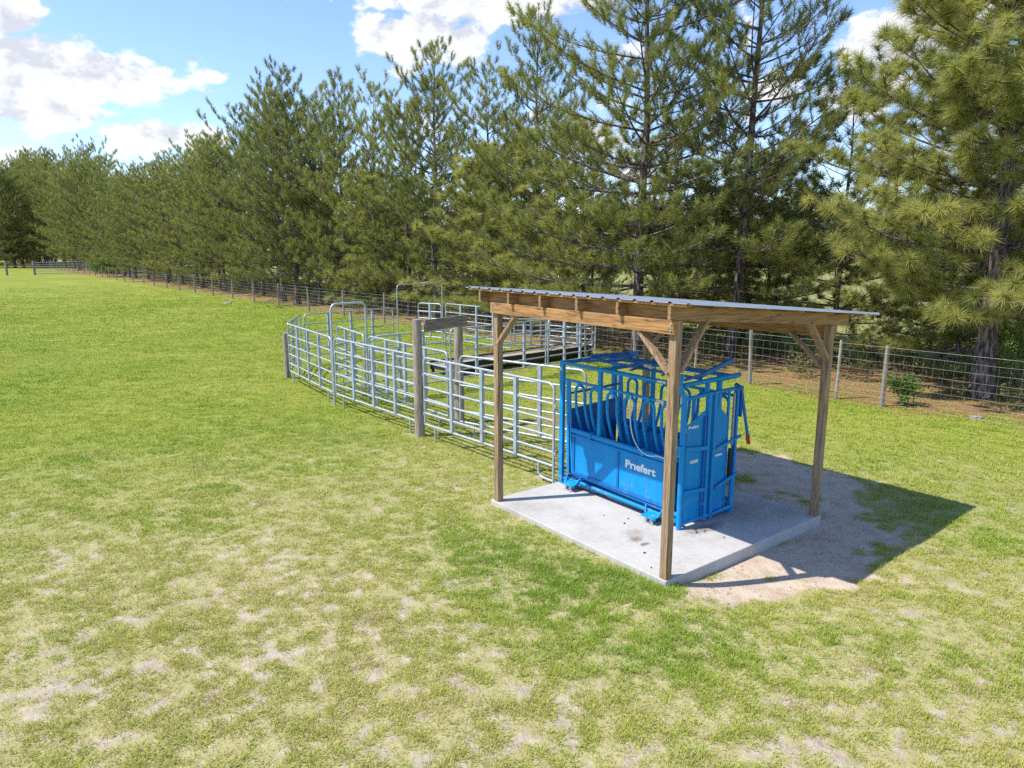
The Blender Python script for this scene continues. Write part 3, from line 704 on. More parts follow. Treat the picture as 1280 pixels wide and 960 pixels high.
panel((-5.95, 18.75), (-4.05, 15.8), 'galvanised cattle panel at the front left of the pen, ending at a short post')
panel((-3.28, 16.07), (-1.25, 13.52), 'inner alley panel directly behind the front one left of the timber posts')
panel((-1.0, 13.1), (1.22, 11.42), 'inner alley panel behind the front one, ending beside the blue chute')
panel((-4.5, 18.2), (-3.42, 16.3), 'short alley panel running back from the far leg of the arched gate')
panel((-6.38, 21.35), (-5.98, 18.85), 'foreshortened end panel closing the left corner of the pen')
panel((-6.3, 21.4), (-3.98, 23.9), 'rear left pen panel between pen corner and the tall thin arch')
panel((-3.15, 15.95), (-1.6, 17.4), 'short diagonal panel at the alley end of the dividing line', legs=False)
panel((-1.55, 17.45), (.95, 19.85), 'long middle panel of the diagonal dividing line in front of the black deck', legs=False)
panel((1.0, 19.9), (2.5, 21.3), 'last panel of the diagonal dividing line, seen under the shed beam', legs=False)
panel((-3.5, 26.4), (-2.55, 25.85), 'small open gate panel at the back of the pen under the pines', h=1.5)
panel((-2.42, 25.75), (-.05, 23.1), 'rear pen panel left of the shed post, in front of the dark trunks')
panel((.05, 24.35), (1.24, 24.4), 'low rear panel seen through the shed brace, left of two', h=1.1, lo=.2)
panel((1.28, 24.4), (2.66, 23.25), 'low rear panel above the blue chute, right of two', h=1.1, lo=.2)

# bow gate across the alley
def bow(p, q_, h, label, leaf=True, name='bow_gate'):
    p = Vector((*p, 0)); q_ = Vector((*q_, 0)); d = q_ - p; w = d.length
    root = empty(name, p, math.atan2(d.y, d.x)); tag(root, label, 'bow gate')
    q = MB(); cr = .16
    q.tube([(0, 0, -.02), (0, 0, h - cr)] + arc((0, 0, h - cr), (0, 0, h), (cr, 0, h), 6)[1:] + [(w - cr, 0, h)] + arc((w - cr, 0, h), (w, 0, h), (w, 0, h - cr), 6)[1:] + [(w, 0, -.02)], .026 if leaf else .019, 10)
    q.build('arch', M['galv'], root, smooth=True)
    if leaf:
        lf = empty('gate_leaf', (0, 0, 0)); lf.parent = root; lf.location = (.05, .03, 0); lf.rotation_euler = (0, 0, R(28)); x1 = w - .14; hh = 1.36; lo = .22; c2 = .1
        q = MB(); q.tube([(0, 0, lo), (0, 0, hh - c2)] + arc((0, 0, hh - c2), (0, 0, hh), (c2, 0, hh), 5)[1:] + [(x1 - c2, 0, hh)] + arc((x1 - c2, 0, hh), (x1, 0, hh), (x1, 0, hh - c2), 5)[1:] + [(x1, 0, lo), (0, 0, lo)], .02, 8)
        for k in range(1, 6): z = lo + (hh - lo) * k / 6; q.tube([(0, 0, z), (x1, 0, z)], .017, 8)
        bpy.data.objects.remove(lf)
        o = q.build('gate_leaf', M['stay'], root, smooth=True); o.location = (.05, .03, 0); o.rotation_euler = (0, 0, R(28))
        q = MB(); pts = [(x1 + .01 * math.sin(t * 9), .03, 1.05 - .5 * t) for t in [i / 12 for i in range(13)]]; q.tube(pts, .01, 5); q.build('chain', M['rust'], o)
    return root
bow((-4.02, 15.75), (-3.36, 16.3), 2.28, 'tall narrow galvanised arch with small gate across the alley')
bow((-3.86, 23.95), (-2.5, 25.55), 2.29, 'wide thin galvanised arch at the back of the pen under the pines', leaf=False)

# timber posts with header over the alley
tf = empty('timber_gateway', (-1.744, 13.03, 0), math.atan2(14.09 - 13.03, .68)); tag(tf, 'pair of weathered timber posts joined by a header board over the alley', 'timber frame')
ln = math.hypot(.68, 1.06)
for x, hgt in ((0, 2.21), (ln, 2.14)):
    q = MB(); q.tube([(x, 0, -.1), (x + .01, .005, .7), (x - .008, 0, 1.4), (x, .004, hgt)], [.1, .094, .09, .088], 9); q.build('post', M['old_wood'], tf, smooth=True)
q = MB(); q.box(.06, ln + .09, -.145, -.10, 1.985, 2.2); q.build('header', M['old_wood_x'], tf, bevel=.006)
cp = MB(); cp.tube([(-6.2, 19.3, -.1), (-6.19, 19.3, .6), (-6.2, 19.31, 1.21)], [.085, .08, .075], 9)
tag(cp.build('wooden_post', M['old_wood'], None, smooth=True), 'short weathered post standing alone outside the left end of the pen', 'post')

# black deck in the pen
dk = empty('low_deck', (-1.75, 19.35, 0), math.atan2(3.75, 4.2)); tag(dk, 'long low black steel platform with plank deck lying behind the dividing panels', 'platform')
LD = 5.9
q = MB(); q.box(0, LD, 0, .05, .10, .34); q.box(0, LD, .85, .90, .10, .34)
for i in range(7):
    x = .05 + i * (LD - .15) / 6; q.box(x, x + .05, .051, .849, .12, .25); q.box(x, x + .06, .0, .08, 0, .099); q.box(x, x + .06, .82, .90, 0, .099)
q.build('steel_frame', M['black'], dk)
q = MB()
for i in range(6): y = .06 + i * .132; q.box(.02, LD - .02, y, y + .125, .255, .285)
q.build('plank_deck', M['plank'], dk)

# ------------------------------------------------------------------ wire fence
wf = empty('wire_fence', (*fp(-9), 0)); wf.location = (0, 0, 0); tag(wf, 'woven wire fence on wooden posts along the foot of the pines', 'fence')
ps = []
for i, s in enumerate((-8.2, -5.3, -1.0, .05, 2.35, 4.1, 6.3, 8.4, 10.6)): ps.append((s, i))
s = 13.2; i = 11
while s < 205:
    ps.append((s, i)); s += 4.4 + rnd.uniform(-.25, .25); i += 1
for s, i in ps:
    x, y = fp(s); q = MB(); thick = (i % 2 == 0 and s < 12) or s >= 12
    h = 1.38 + rnd.uniform(-.06, .09); r = .052 if thick else .036; lx, ly = rnd.uniform(-.05, .05), rnd.uniform(-.05, .05)
    q.tube([(x, y, -.1), (x + lx * .5, y + ly * .5, h * .5), (x + lx, y + ly, h)], [r * 1.05, r, r * .95], 7)
    q.build('post', M['fence_post'] if (thick and rnd.random() < .85) or rnd.random() < .3 else M['old_wood'], wf, smooth=True)
q = MB()
zs = (.08, .20, .33, .48, .64, .81, 1.0, 1.2)
for z in zs:
    for k in range(len(ps) - 1):
        s0, s1 = ps[k][0], ps[k + 1][0]; x, y = fp(s0, -.06); x2, y2 = fp(s1, -.06); xm, ym = fp((s0 + s1) / 2, -.06 + rnd.uniform(-.03, .03))
        r = .0021 if s0 < 12 else .003
        q.tube([(x, y, z), (xm, ym, z - rnd.uniform(.0, .025)), (x2, y2, z)], r, 3, False)
s = -6.0
while s < 45:
    x, y = fp(s, -.06); q.tube([(x, y, zs[0]), (x, y, zs[-1])], .0015 if s < 15 else .0022, 3, False); s += .2 if s < 12 else .3
for k in range(len(ps) - 1):
    x, y = fp(ps[k][0], -.05); x2, y2 = fp(ps[k + 1][0], -.05); q.tube([(x, y, 1.34), (x2, y2, 1.34)], .003, 3, False)
q.build('wire_mesh', M['wire'], wf)

# far cross fence: timber brace, gate
br = empty('timber_brace', (-65.6, 93.2, 0), math.atan2(1.8, 2.5)); tag(br, 'far timber fence brace of two posts and a rail at the left edge', 'fence brace')
for x in (0, 3.0):
    q = MB(); q.tube([(x, 0, -.1), (x, 0, 1.85)], .15, 8); q.build('post', M['old_wood'], br, smooth=True)
q = MB(); q.bar((.1, 0, 1.22), (2.9, 0, 1.28), .12, .16); q.build('rail', M['old_wood_x'], br)
gt = empty('field_gate', (-63.1, 95.0, 0), math.atan2(5.0, 4.6)); tag(gt, 'far galvanised tube gate across the opening beyond the pasture', 'gate')
q = MB(); q.tube([(0, 0, .15), (0, 0, 1.6), (6.2, 0, 1.7), (6.2, 0, .15), (0, 0, .15)], .05, 6)
for z in (.45, .75, 1.05, 1.35): q.tube([(0, 0, z), (6.2, 0, z)], .03, 5)
q.build('gate_frame', M['galv'], gt, smooth=True)
for k in range(2):
    q = MB(); x, y = (-57.8, 99.8) if k == 0 else (-56.6, 98.6); q.tube([(x, y, -.1), (x, y, 1.85 - .15 * k)], .15, 8)
    tag(q.build('gate_post', M['old_wood'], None, smooth=True), 'thick dark timber post where the far gate meets the pines' if k == 0 else 'second dark post just right of the thick gate post', 'gate post')

# ------------------------------------------------------------------ pines
def norm(a): return a / np.linalg.norm(a, axis=-1, keepdims=True)
def tufts(P, D, Rn, k, w, rng, tone, droop=.12, spread=(.2, 1.1), plume=.3):
    n = len(P); D = norm(D)
    ref = np.where(np.abs(D[:, 2:3]) < .9, np.array([[0, 0, 1.]]), np.array([[1., 0, 0]]))
    A_ = norm(np.cross(D, ref)); B_ = np.cross(D, A_)
    phi = spread[0] + (spread[1] - spread[0]) * rng.random((n, k, 1)); th = rng.random((n, k, 1)) * 2 * PI
    d = D[:, None] * np.cos(phi) + (A_[:, None] * np.cos(th) + B_[:, None] * np.sin(th)) * np.sin(phi)
    Ln = (Rn[:, None, None] if hasattr(Rn, '__len__') else Rn) * (.7 + .4 * rng.random((n, k, 1)))
    base = P[:, None] - D[:, None] * (rng.random((n, k, 1)) * plume)
    tip = base + d * Ln; tip[..., 2] -= droop * Ln[..., 0]
    sd = norm(np.cross(d, rng.normal(size=(n, k, 3)))) * w
    V = np.stack([base - sd * .5, base + sd * .5, tip], 2).reshape(-1, 3)
    F = np.arange(n * k * 3).reshape(-1, 3)
    t = np.repeat(np.clip(np.asarray(tone)[:, None] + .16 * (rng.random((n, k)) - .5), 0.02, 1).reshape(-1), 3)
    return V, F, t
def make_pine(seed, H, zc, Rm, k=30, nl=.26, w=.011, trunk_r=.17, lean=(0, 0), step=.42, openness=0.0, dens=1.0, up=0.0, tone0=.40, dead=8, spread=(.2, 1.1), plume=.3, nb=(4, 5, 6), gap=.165, upt=.6, pw=.42):
    rg = np.random.default_rng(seed); rr = random.Random(seed)
    wood_ = MB(); P = []; D = []; T = []; Rl = []
    bend = [(rr.uniform(-.12, .12), rr.uniform(-.12, .12)) for _ in range(5)]
    def tp(z):
        t = z / H; i = min(3, int(t * 4)); f = t * 4 - i
        bx = bend[i][0] * (1 - f) + bend[i + 1][0] * f; by = bend[i][1] * (1 - f) + bend[i + 1][1] * f
        return Vector((lean[0] * t * H + bx * min(1, t * 3), lean[1] * t * H + by * min(1, t * 3), z))
    def tr(z): return max(.012, trunk_r * (1 - z / H) ** .85 * (1 + .5 * math.exp(-z / .35)))
    zs = [-.15, 0, .12, .3, .6] + [H * i / 16 for i in range(2, 17)]
    zs = sorted(zs); wood_.tube([tp(max(0, z)) + Vector((0, 0, min(0, z))) for z in zs], [tr(max(0, z)) * (1 + .07 * rr.uniform(-1, 1)) for z in zs], 9)
    z = zc; az = rr.random() * 6.28
    while z < H * .985:
        t = (z - zc) / (H - zc); nbr = rr.choice(nb) if t < .85 else 3
        for b in range(nbr):
            if rr.random() < openness * (1 - .6 * t): continue
            az += 2.4 + rr.uniform(-.5, .5)
            prof = ((1 - t) ** pw) * (.78 + .22 * min(1, t / .25)) * (1 + .18 * math.sin(2 * az + seed)) + .06
            Lb = Rm * prof * rr.choice((.55, .8, .95, 1.05, 1.15)) * rr.uniform(.9, 1.1)
            el = R(-8 + 14 * min(1, t / .16) + 34 * t ** 1.5 + up) + rr.uniform(-.16, .16)
            st = tp(z + rr.uniform(-.12, .12)); pts = [st]; n = 6; e = el; a = az
            for i in range(n):
                e += R(7) * (i / n + .2); a += rr.uniform(-.10, .10)
                pts.append(pts[-1] + Vector((math.cos(a) * math.cos(e), math.sin(a) * math.cos(e), math.sin(e))) * (Lb / n))
            r0 = max(.007, min(tr(z) * .42, .008 + .0085 * Lb))
            wood_.tube(pts, [r0 * (1 - .8 * i / n) for i in range(n + 1)], 5, False)
            def at(s):
                f = s * n; i = min(n - 1, int(f)); return pts[i].lerp(pts[i + 1], f - i), (pts[i + 1] - pts[i]).normalized()
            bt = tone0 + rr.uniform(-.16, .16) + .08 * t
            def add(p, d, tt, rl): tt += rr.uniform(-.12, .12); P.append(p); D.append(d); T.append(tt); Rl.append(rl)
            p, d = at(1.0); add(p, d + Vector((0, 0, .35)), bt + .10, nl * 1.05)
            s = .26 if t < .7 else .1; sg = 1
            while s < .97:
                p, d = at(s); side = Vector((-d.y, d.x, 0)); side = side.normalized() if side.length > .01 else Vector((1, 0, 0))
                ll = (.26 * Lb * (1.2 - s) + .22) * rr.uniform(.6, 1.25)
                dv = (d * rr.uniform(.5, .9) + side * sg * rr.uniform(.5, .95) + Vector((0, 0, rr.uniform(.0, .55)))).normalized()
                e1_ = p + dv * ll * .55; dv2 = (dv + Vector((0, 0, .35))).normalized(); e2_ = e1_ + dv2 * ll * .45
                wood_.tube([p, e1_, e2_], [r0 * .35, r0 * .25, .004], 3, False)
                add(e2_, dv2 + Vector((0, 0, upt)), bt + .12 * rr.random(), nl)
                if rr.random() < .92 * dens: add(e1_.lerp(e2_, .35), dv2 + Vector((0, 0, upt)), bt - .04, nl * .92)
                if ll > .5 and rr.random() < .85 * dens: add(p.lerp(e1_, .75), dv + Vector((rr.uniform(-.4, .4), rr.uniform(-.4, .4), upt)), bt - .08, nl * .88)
                if ll > .55:
                    for q_ in (-1, 1):
                        if rr.random() < .75 * dens:
                            s3 = Vector((-dv.y, dv.x, .35)) * q_; s3.z = abs(s3.z); e3 = e1_ + (dv * .7 + s3 * .7).normalized() * ll * .38
                            wood_.tube([e1_, e3], [.006, .003], 3, False); add(e3, (e3 - e1_) + Vector((0, 0, upt * .3)), bt + .06 * rr.random(), nl * .95)
                s += gap * rr.uniform(.75, 1.3) / max(.45, Lb); sg = -sg
        z += step * rr.uniform(.8, 1.25)
    p = tp(H); P.append(p); D.append(Vector((0, 0, 1))); T.append(tone0 + .1); Rl.append(nl * 1.1)
    for i in range(dead):      # bare dead limbs below the crown
        z = rr.uniform(zc * .35, zc * 1.25); a = rr.random() * 6.28; L_ = rr.uniform(.5, 1.7); st = tp(z); pts = [st]
        for k_ in range(4):
            pts.append(pts[-1] + Vector((math.cos(a), math.sin(a), rr.uniform(-.35, .15))) * (L_ / 4)); a += rr.uniform(-.35, .35)
        wood_.tube(pts, [.014, .011, .008, .006, .003], 4, False)
        for k_ in (2, 3): wood_.tube([pts[k_], pts[k_] + Vector((rr.uniform(-.3, .3), rr.uniform(-.3, .3), rr.uniform(-.3, .1)))], [.006, .003], 3, False)
    P = np.array([tuple(v) for v in P]); D = np.array([tuple(v) for v in D])
    V, F, t = tufts(P, D, np.array(Rl), k, w, rg, T, spread=spread, plume=plume)
    return wood_, V, F, t
PROTO = {}
def pine_proto(key, **kw):
    w_, V, F, t = make_pine(**kw)
    root = empty('pine_tree', (0, 0, 0))
    w_.build('trunk', M['bark'], root, smooth=False).data.shade_smooth()
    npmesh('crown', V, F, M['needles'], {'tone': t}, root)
    PROTO[key] = [root, kw['H'], False, len(V)]
def plant(key, x, y, H, rz, label, group='pine row along the fence', wide=1.0):
    root, h0, used, _ = PROTO[key]
    o = copy_tree(root) if used else root
    PROTO[key][2] = True
    s = H / h0; o.location = (x, y, -.03); o.rotation_euler = (0, 0, rz); o.scale = (s * wide, s * wide, s)
    tag(o, label, 'pine tree', group)
    return o
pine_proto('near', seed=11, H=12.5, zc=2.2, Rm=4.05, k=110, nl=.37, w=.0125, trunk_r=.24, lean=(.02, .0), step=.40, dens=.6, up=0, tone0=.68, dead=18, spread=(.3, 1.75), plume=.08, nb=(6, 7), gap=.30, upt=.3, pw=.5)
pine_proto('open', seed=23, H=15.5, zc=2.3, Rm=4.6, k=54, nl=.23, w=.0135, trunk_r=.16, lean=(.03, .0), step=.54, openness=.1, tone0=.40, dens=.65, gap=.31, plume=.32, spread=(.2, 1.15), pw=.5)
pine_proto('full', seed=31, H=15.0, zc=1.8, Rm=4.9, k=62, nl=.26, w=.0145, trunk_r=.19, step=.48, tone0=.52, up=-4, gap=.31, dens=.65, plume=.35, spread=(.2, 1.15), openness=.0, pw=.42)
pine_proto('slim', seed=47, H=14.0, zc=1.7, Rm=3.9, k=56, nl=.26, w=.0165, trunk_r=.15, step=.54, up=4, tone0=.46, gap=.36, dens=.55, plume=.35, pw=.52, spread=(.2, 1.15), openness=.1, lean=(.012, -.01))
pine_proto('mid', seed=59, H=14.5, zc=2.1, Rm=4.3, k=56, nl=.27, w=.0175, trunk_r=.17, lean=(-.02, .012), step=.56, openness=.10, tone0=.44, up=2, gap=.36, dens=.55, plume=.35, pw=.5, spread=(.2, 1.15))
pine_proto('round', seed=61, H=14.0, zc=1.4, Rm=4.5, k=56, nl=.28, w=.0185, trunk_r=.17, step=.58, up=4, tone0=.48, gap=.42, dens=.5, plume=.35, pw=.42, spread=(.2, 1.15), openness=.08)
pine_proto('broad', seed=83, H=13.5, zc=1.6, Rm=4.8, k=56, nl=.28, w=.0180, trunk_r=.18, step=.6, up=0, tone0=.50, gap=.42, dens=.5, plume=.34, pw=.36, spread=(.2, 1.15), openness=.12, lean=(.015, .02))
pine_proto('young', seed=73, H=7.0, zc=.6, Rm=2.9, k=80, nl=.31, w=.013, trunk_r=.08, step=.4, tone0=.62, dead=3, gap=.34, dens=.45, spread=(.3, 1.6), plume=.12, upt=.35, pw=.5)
plant('near', 11.15, 16.54, 12.5, 1.2, 'nearest pine on the right with large bright needle tufts and thick rough trunk')
plant('open', 7.08, 22.8, 15.5, -1.15 + 1.0, 'tall open pine with visible reddish trunk behind the right end of the roof')
plant('full', 4.1, 23.3, 14.6, 2.0, 'broad tall pine rising behind the middle of the shed roof')
plant('slim', .9, 29.5, 12.7, .4, 'slender pine reaching the top edge just left of the shed')
plant('mid', -3.8, 35.3, 12.8, 4.2, 'separate pointed pine behind the thin wide arch at the back of the pen')
plant('round', -5.4, 37.4, 10.6, 1.1, 'shorter pine close left of the pointed one behind the wide arch')
plant('slim', -10.0, 43.0, 13.4, 2.9, 'slim pine between the twin trunks and the pointed pine')
plant('mid', -13.6, 45.3, 14.0, 1.0, 'right one of two pines with bare trunks seen by the fence')
plant('slim', -15.4, 48.2, 14.2, 5.1, 'left one of two pines with bare trunks seen by the fence')
plant('young', 10.2, 22.4, 8.6, .5, 'young bushy pine behind the fence right of the shed roof')
plant('young', 8.9, 27.3, 6.8, 2.5, 'young pine beyond the tall open pine', wide=1.1)
plant('young', 2.7, 27.2, 8.0, 4.0, 'young pine low behind the left half of the roof', wide=1.15)
plant('young', -1.1, 31.0, 7.6, 1.9, 'young pine behind the low rear panels of the pen', wide=1.15)
plant('young', 9.0, 25.0, 6.2, 3.0, 'low young pine in the gap right of the tall open pine', wide=1.2)
plant('young', 12.3, 19.4, 5.2, 0.9, 'smallest young pine, just left of the trunk of the nearest pine', wide=1.15)
plant('young', 16.2, 22.6, 8.2, 2.2, 'young pine at the right edge behind the nearest pine', wide=1.1)
plant('young', 13.2, 21.5, 7.4, 3.3, 'young pine half hidden behind the trunk of the nearest pine', wide=1.1)
plant('young', 6.0, 26.6, 7.8, 1.3, 'young pine between the tall open pine and the broad tall pine', wide=1.2)
plant('young', -6.8, 39.6, 7.4, 5.3, 'young pine left of the wide arch below the taller pines', wide=1.2)
plant('broad', -7.6, 40.2, 11.8, 0.3, 'rounded pine just left of the pointed pine behind the wide arch', wide=.95)
plant('broad', -.9, 32.0, 10.8, 2.2, 'pine with rounded top filling the gap between the pointed and the slender pine')
plant('round', -12.0, 44.6, 12.4, 3.9, 'dense pine standing right of the two bare trunks by the fence', wide=.95)
s = 42.5; kk = 0
kinds = ('round', 'slim', 'broad', 'full', 'mid', 'broad', 'slim')
def skyline(u):
    us = (-60, 0, 50, 75, 125, 160, 200, 230, 270, 300, 330, 370, 420); vs = (205, 200, 190, 184, 176, 192, 196, 182, 178, 156, 122, 92, 84)
    return float(np.interp(u, us, vs))
while s < 215:
    off = 2.8 + rnd.uniform(-.7, .9); x, y = fp(s, off)
    u = 640 + 887 * x / (y * .982 + .6); bb = (480 - skyline(u) - rnd.uniform(-4, 30)) / 887; hh = 2.7 + y * (bb * .982 - .188) / (.982 + bb * .188)
    hh = max(12, min(24, hh))
    plant(kinds[kk % 7], x, y, hh, rnd.random() * 6.28, 'pine in the unbroken row that recedes along the fence to the left', 'distant pines of the receding row', wide=1.0 * (14.5 / hh) ** .3)
    s += rnd.uniform(2.9, 4.2) * (1 if s < 90 else 1.35); kk += 1
s = 16.0
while s < 215:
    x, y = fp(s, 8.0 + rnd.uniform(-1, 1.4)); near = s < 42
    plant('young' if (near and rnd.random() < .7) else kinds[kk % 7], x, y, rnd.uniform(7.0, 9.0) if near else rnd.uniform(11, 14.5), rnd.random() * 6.28, 'pine of the second row, half hidden behind the first', 'second row of pines', wide=1.1 if near else 1.0)
    s += rnd.uniform(5.0, 7.5) * (1 if s < 90 else 1.3); kk += 1

for k in range(11):
    y = 128 + 60 * rnd.random(); x = -y * (.655 + .012 * k); bb = (480 - 198 - rnd.uniform(-8, 14)) / 887; hh = 2.7 + y * (bb * .982 - .188) / (.982 + bb * .188)
    plant(kinds[k % 7], x, y, min(25, hh), rnd.random() * 6.28, 'pine in the clump beyond the far gate at the left edge', 'pines beyond the far gate', wide=.9)
for k in range(9):
    y = 122 + 30 * rnd.random(); x = -y * (.66 + .022 * k)
    plant('young', x, y, rnd.uniform(7.5, 10), rnd.random() * 6.28, 'low bushy pine at the foot of the clump beyond the far gate', 'low pines beyond the far gate', wide=1.3)
# ------------------------------------------------------------------ shrubs, woods, stones
def leaf_cloud(centres, n, size, rng):
    C = np.array([c[:3] for c in centres]); Rr = np.array([c[3] for c in centres])
    i = rng.integers(0, len(C), n); d = norm(rng.normal(size=(n, 3))); r = rng.random((n, 1)) ** .45
    P = C[i] + d * r * Rr[i][:, None] * np.array([[1, 1, .85]])
    a = norm(rng.normal(size=(n, 3))); b = norm(np.cross(a, rng.normal(size=(n, 3)))); sz = size * (.6 + .8 * rng.random((n, 1)))
    V = np.stack([P - a * sz, P + b * sz * .5, P + a * sz, P - b * sz * .5], 1).reshape(-1, 3); Q_ = np.arange(n * 4).reshape(-1, 4)
    t = np.clip(.5 + .5 * (rng.random(n) - .5) + .35 * (vnoise(P[:, 0] * 1.7 / size * .06, P[:, 2] * 1.7 / size * .06, 5) - .5), 0, 1)
    return V, Q_, np.repeat(t, 4)
def shrub(name, x, y, h, w, label, mat='bushleaf', n=1400, size=.035, seed=1):
    rg = np.random.default_rng(seed); root = empty(name, (x, y, 0)); tag(root, label, 'shrub')
    cs = []; q = MB()
    for i in range(11):
        a = rg.random() * 6.28; r = w * .5 * rg.random() ** .6; z = h * (.25 + .75 * rg.random()); cs.append((r * math.cos(a), r * math.sin(a), z * .85, .2 * w + .06)); q.tube([(0, 0, 0), (r * .4 * math.cos(a), r * .4 * math.sin(a), z * .45), cs[-1][:3]], [.012, .009, .004], 4, False)
    V, Q_, t = leaf_cloud(cs, n, size, rg); V[:, 2] = np.maximum(V[:, 2], .01)
    npmesh('foliage', V, None, M[mat], {'tone': t}, root, quads=Q_); q.build('stem', M['twig'], root)
    return root
shrub('leafy_shrub', 8.85, 15.75, .75, .75, 'low bright green leafy shrub growing through the fence wire', seed=3)
shrub('leafy_shrub', 12.2, 16.6, 1.7, 1.5, 'taller bright green shrub beside the thick trunk of the nearest pine', n=2600, seed=4)
shrub('leafy_shrub', *fp(93, .8), 3.4, 3.2, 'bright green shrub in the far part of the fence row', n=2600, size=.11, seed=5)
# dark scrub behind the fence
rg = np.random.default_rng(77); cs = []
for i in range(900):
    s = -14 + 82 * rg.random() ** 1.15; o_ = 1.6 + 10 * rg.random() ** .8; x, y = fp(s, o_); cs.append((x, y, .10 + (.25 + .05 * o_) * rg.random(), .22 + .36 * rg.random()))
V, Q_, t = leaf_cloud(cs, 90000, .045, rg); V[:, 2] = np.maximum(V[:, 2], .005)
tag(npmesh('undergrowth', V, None, M['weed'], {'tone': t}, quads=Q_), 'dark tangled undergrowth behind the wire fence', 'undergrowth', kind='stuff')
# far woods beyond the hay field
cs = []
for i in range(150):
    a = R(-66 + 122 * (i + rg.random()) / 150); d = 135 + 35 * rg.random(); x, y = d * math.sin(a), d * math.cos(a)
    if fence_sd(x, y) < 45: continue
    h = 8 + 6 * rg.random(); w = 3 + 2 * rg.random()
    for k in range(16):
        zz_ = h * (.12 + .82 * rg.random()); rr_ = w * math.sqrt(max(.05, 1 - (zz_ / h) ** 2)); b = rg.random() * 6.28; cs.append((x + rr_ * math.cos(b), y + rr_ * math.sin(b), zz_, 1.5 + 1.2 * rg.random()))
V, Q_, t = leaf_cloud(cs, 130000, .42, rg); V[:, 2] = np.maximum(V[:, 2], 0)
tag(npmesh('far_woods', V, None, M['woods'], {'tone': t}, quads=Q_), 'dark line of woods beyond the pale field behind the pines', 'woods', kind='stuff')
nl_ = 9000
cx = np.concatenate([1.6 + 4.4 * rg.random(nl_ // 3), np.array([fp(s, 0)[0] for s in -8 + 40 * rg.random(2 * nl_ // 3)]) + 2.4 * rg.normal(size=2 * nl_ // 3)])
cy_ = np.concatenate([6.2 + 6.2 * rg.random(nl_ // 3), np.zeros(2 * nl_ // 3)]); m_ = nl_ // 3
cy_[m_:] = 16.4 - (cx[m_:] - 7.7) / .81 + 2.0 * rg.normal(size=2 * nl_ // 3)
f_ = fields(cx, cy_); b, a = shed_local(cx, cy_)
ok = (rg.random(nl_) < np.maximum(f_[1] * .55, f_[2])) & ~((b > -.05) & (b < 3.12) & (a > -.05) & (a < 3.18))
cx, cy_ = cx[ok], cy_[ok]; n_ = len(cx); P = np.stack([cx, cy_, ground_z(cx, cy_) + .008], 1)
t_ = rg.random(n_) * 6.28; ll = .012 + .03 * rg.random(n_) ** 3; wd = .002 + .006 * rg.random(n_) ** 2
da = np.stack([np.cos(t_), np.sin(t_), .25 * rg.normal(size=n_)], 1) * ll[:, None]; db = np.stack([-np.sin(t_), np.cos(t_), .3 * rg.normal(size=n_)], 1) * wd[:, None]
V = np.stack([P - da, P + db, P + da, P - db], 1).reshape(-1, 3)
M['litter'] = leafmat('dead_leaf', [(0, (.06, .035, .02)), (.5, (.17, .09, .045)), (1, (.36, .22, .11))], .1)
tag(npmesh('leaf_litter', V, None, M['litter'], {'tone': np.repeat(rg.random(n_), 4)}, quads=np.arange(n_ * 4).reshape(-1, 4)), 'brown needles and leaf scraps scattered on sand and along the fence', 'leaf litter', kind='stuff')
def stone(x, y, s, label, seed):
    r_ = random.Random(seed); q = MB(); n = 9
    rings = [(0, 1.0), (.35, 1.05), (.75, .8), (1.0, .35)]
    for z, f in rings:
        for k in range(n):
            a = 6.283 * k / n; rr_ = s * f * r_.uniform(.75, 1.2); q.v.append((x + rr_ * math.cos(a) * 1.3, y + rr_ * math.sin(a), -.02 + s * .7 * z * r_.uniform(.85, 1.1)))
    for i in range(3):
        for k in range(n): q.f.append((i * n + k, i * n + (k + 1) % n, (i + 1) * n + (k + 1) % n, (i + 1) * n + k))
    q.f.append(tuple(3 * n + k for k in range(n)))
    tag(q.build('stone', M['stone']), label, 'stone')
stone(9.7, 14.45, .12, 'grey stone on brown pine litter below the nearest pine', 1)
stone(-18.2, 45.6, .2, 'pale stone at the fence line left of the pen', 2)

# ------------------------------------------------------------------ sun, sky, clouds
SUN_EL, SUN_DIR = R(56), Vector((-.982, -.19, 0)).normalized()
sd = Vector((SUN_DIR.x * math.cos(SUN_EL), SUN_DIR.y * math.cos(SUN_EL), math.sin(SUN_EL)))
sun = bpy.data.lights.new('sun', 'SUN'); sun.energy = 3.7; sun.angle = R(.55); sun.color = (1, .955, .88)
so_ = bpy.data.objects.new('sun', sun); COL.objects.link(so_); so_.rotation_euler = (-sd).to_track_quat('-Z', 'Y').to_euler()
so_.location = sd * 60
w = bpy.data.worlds.new('World'); S.world = w; w.use_nodes = True; nt = w.node_tree; nt.nodes.clear(); L = nt.links
out = N(nt, 'ShaderNodeOutputWorld'); bg = N(nt, 'ShaderNodeBackground', inp={1: .15}); L.new(bg.outputs[0], out.inputs[0])
sky = N(nt, 'ShaderNodeTexSky'); sky.sky_type = 'NISHITA'; sky.sun_disc = False; sky.sun_elevation = SUN_EL
sky.sun_rotation = math.atan2(SUN_DIR.x, SUN_DIR.y); sky.air_density = 1.0; sky.dust_density = .15; sky.ozone_density = 2.6
tc = N(nt, 'ShaderNodeTexCoord').outputs['Generated']
sp = N(nt, 'ShaderNodeSeparateXYZ'); L.new(tc, sp.inputs[0])
az = math_(nt, 'ARCTAN2', sp.outputs[0], sp.outputs[1]); el = math_(nt, 'ARCSINE', sp.outputs[2])
cmb = N(nt, 'ShaderNodeCombineXYZ'); L.new(az, cmb.inputs[0]); L.new(math_(nt, 'MULTIPLY', el, 1.5), cmb.inputs[1])
uv = cmb.outputs[0]
nA = noise(nt, 11, 10, .6, vec=uv)
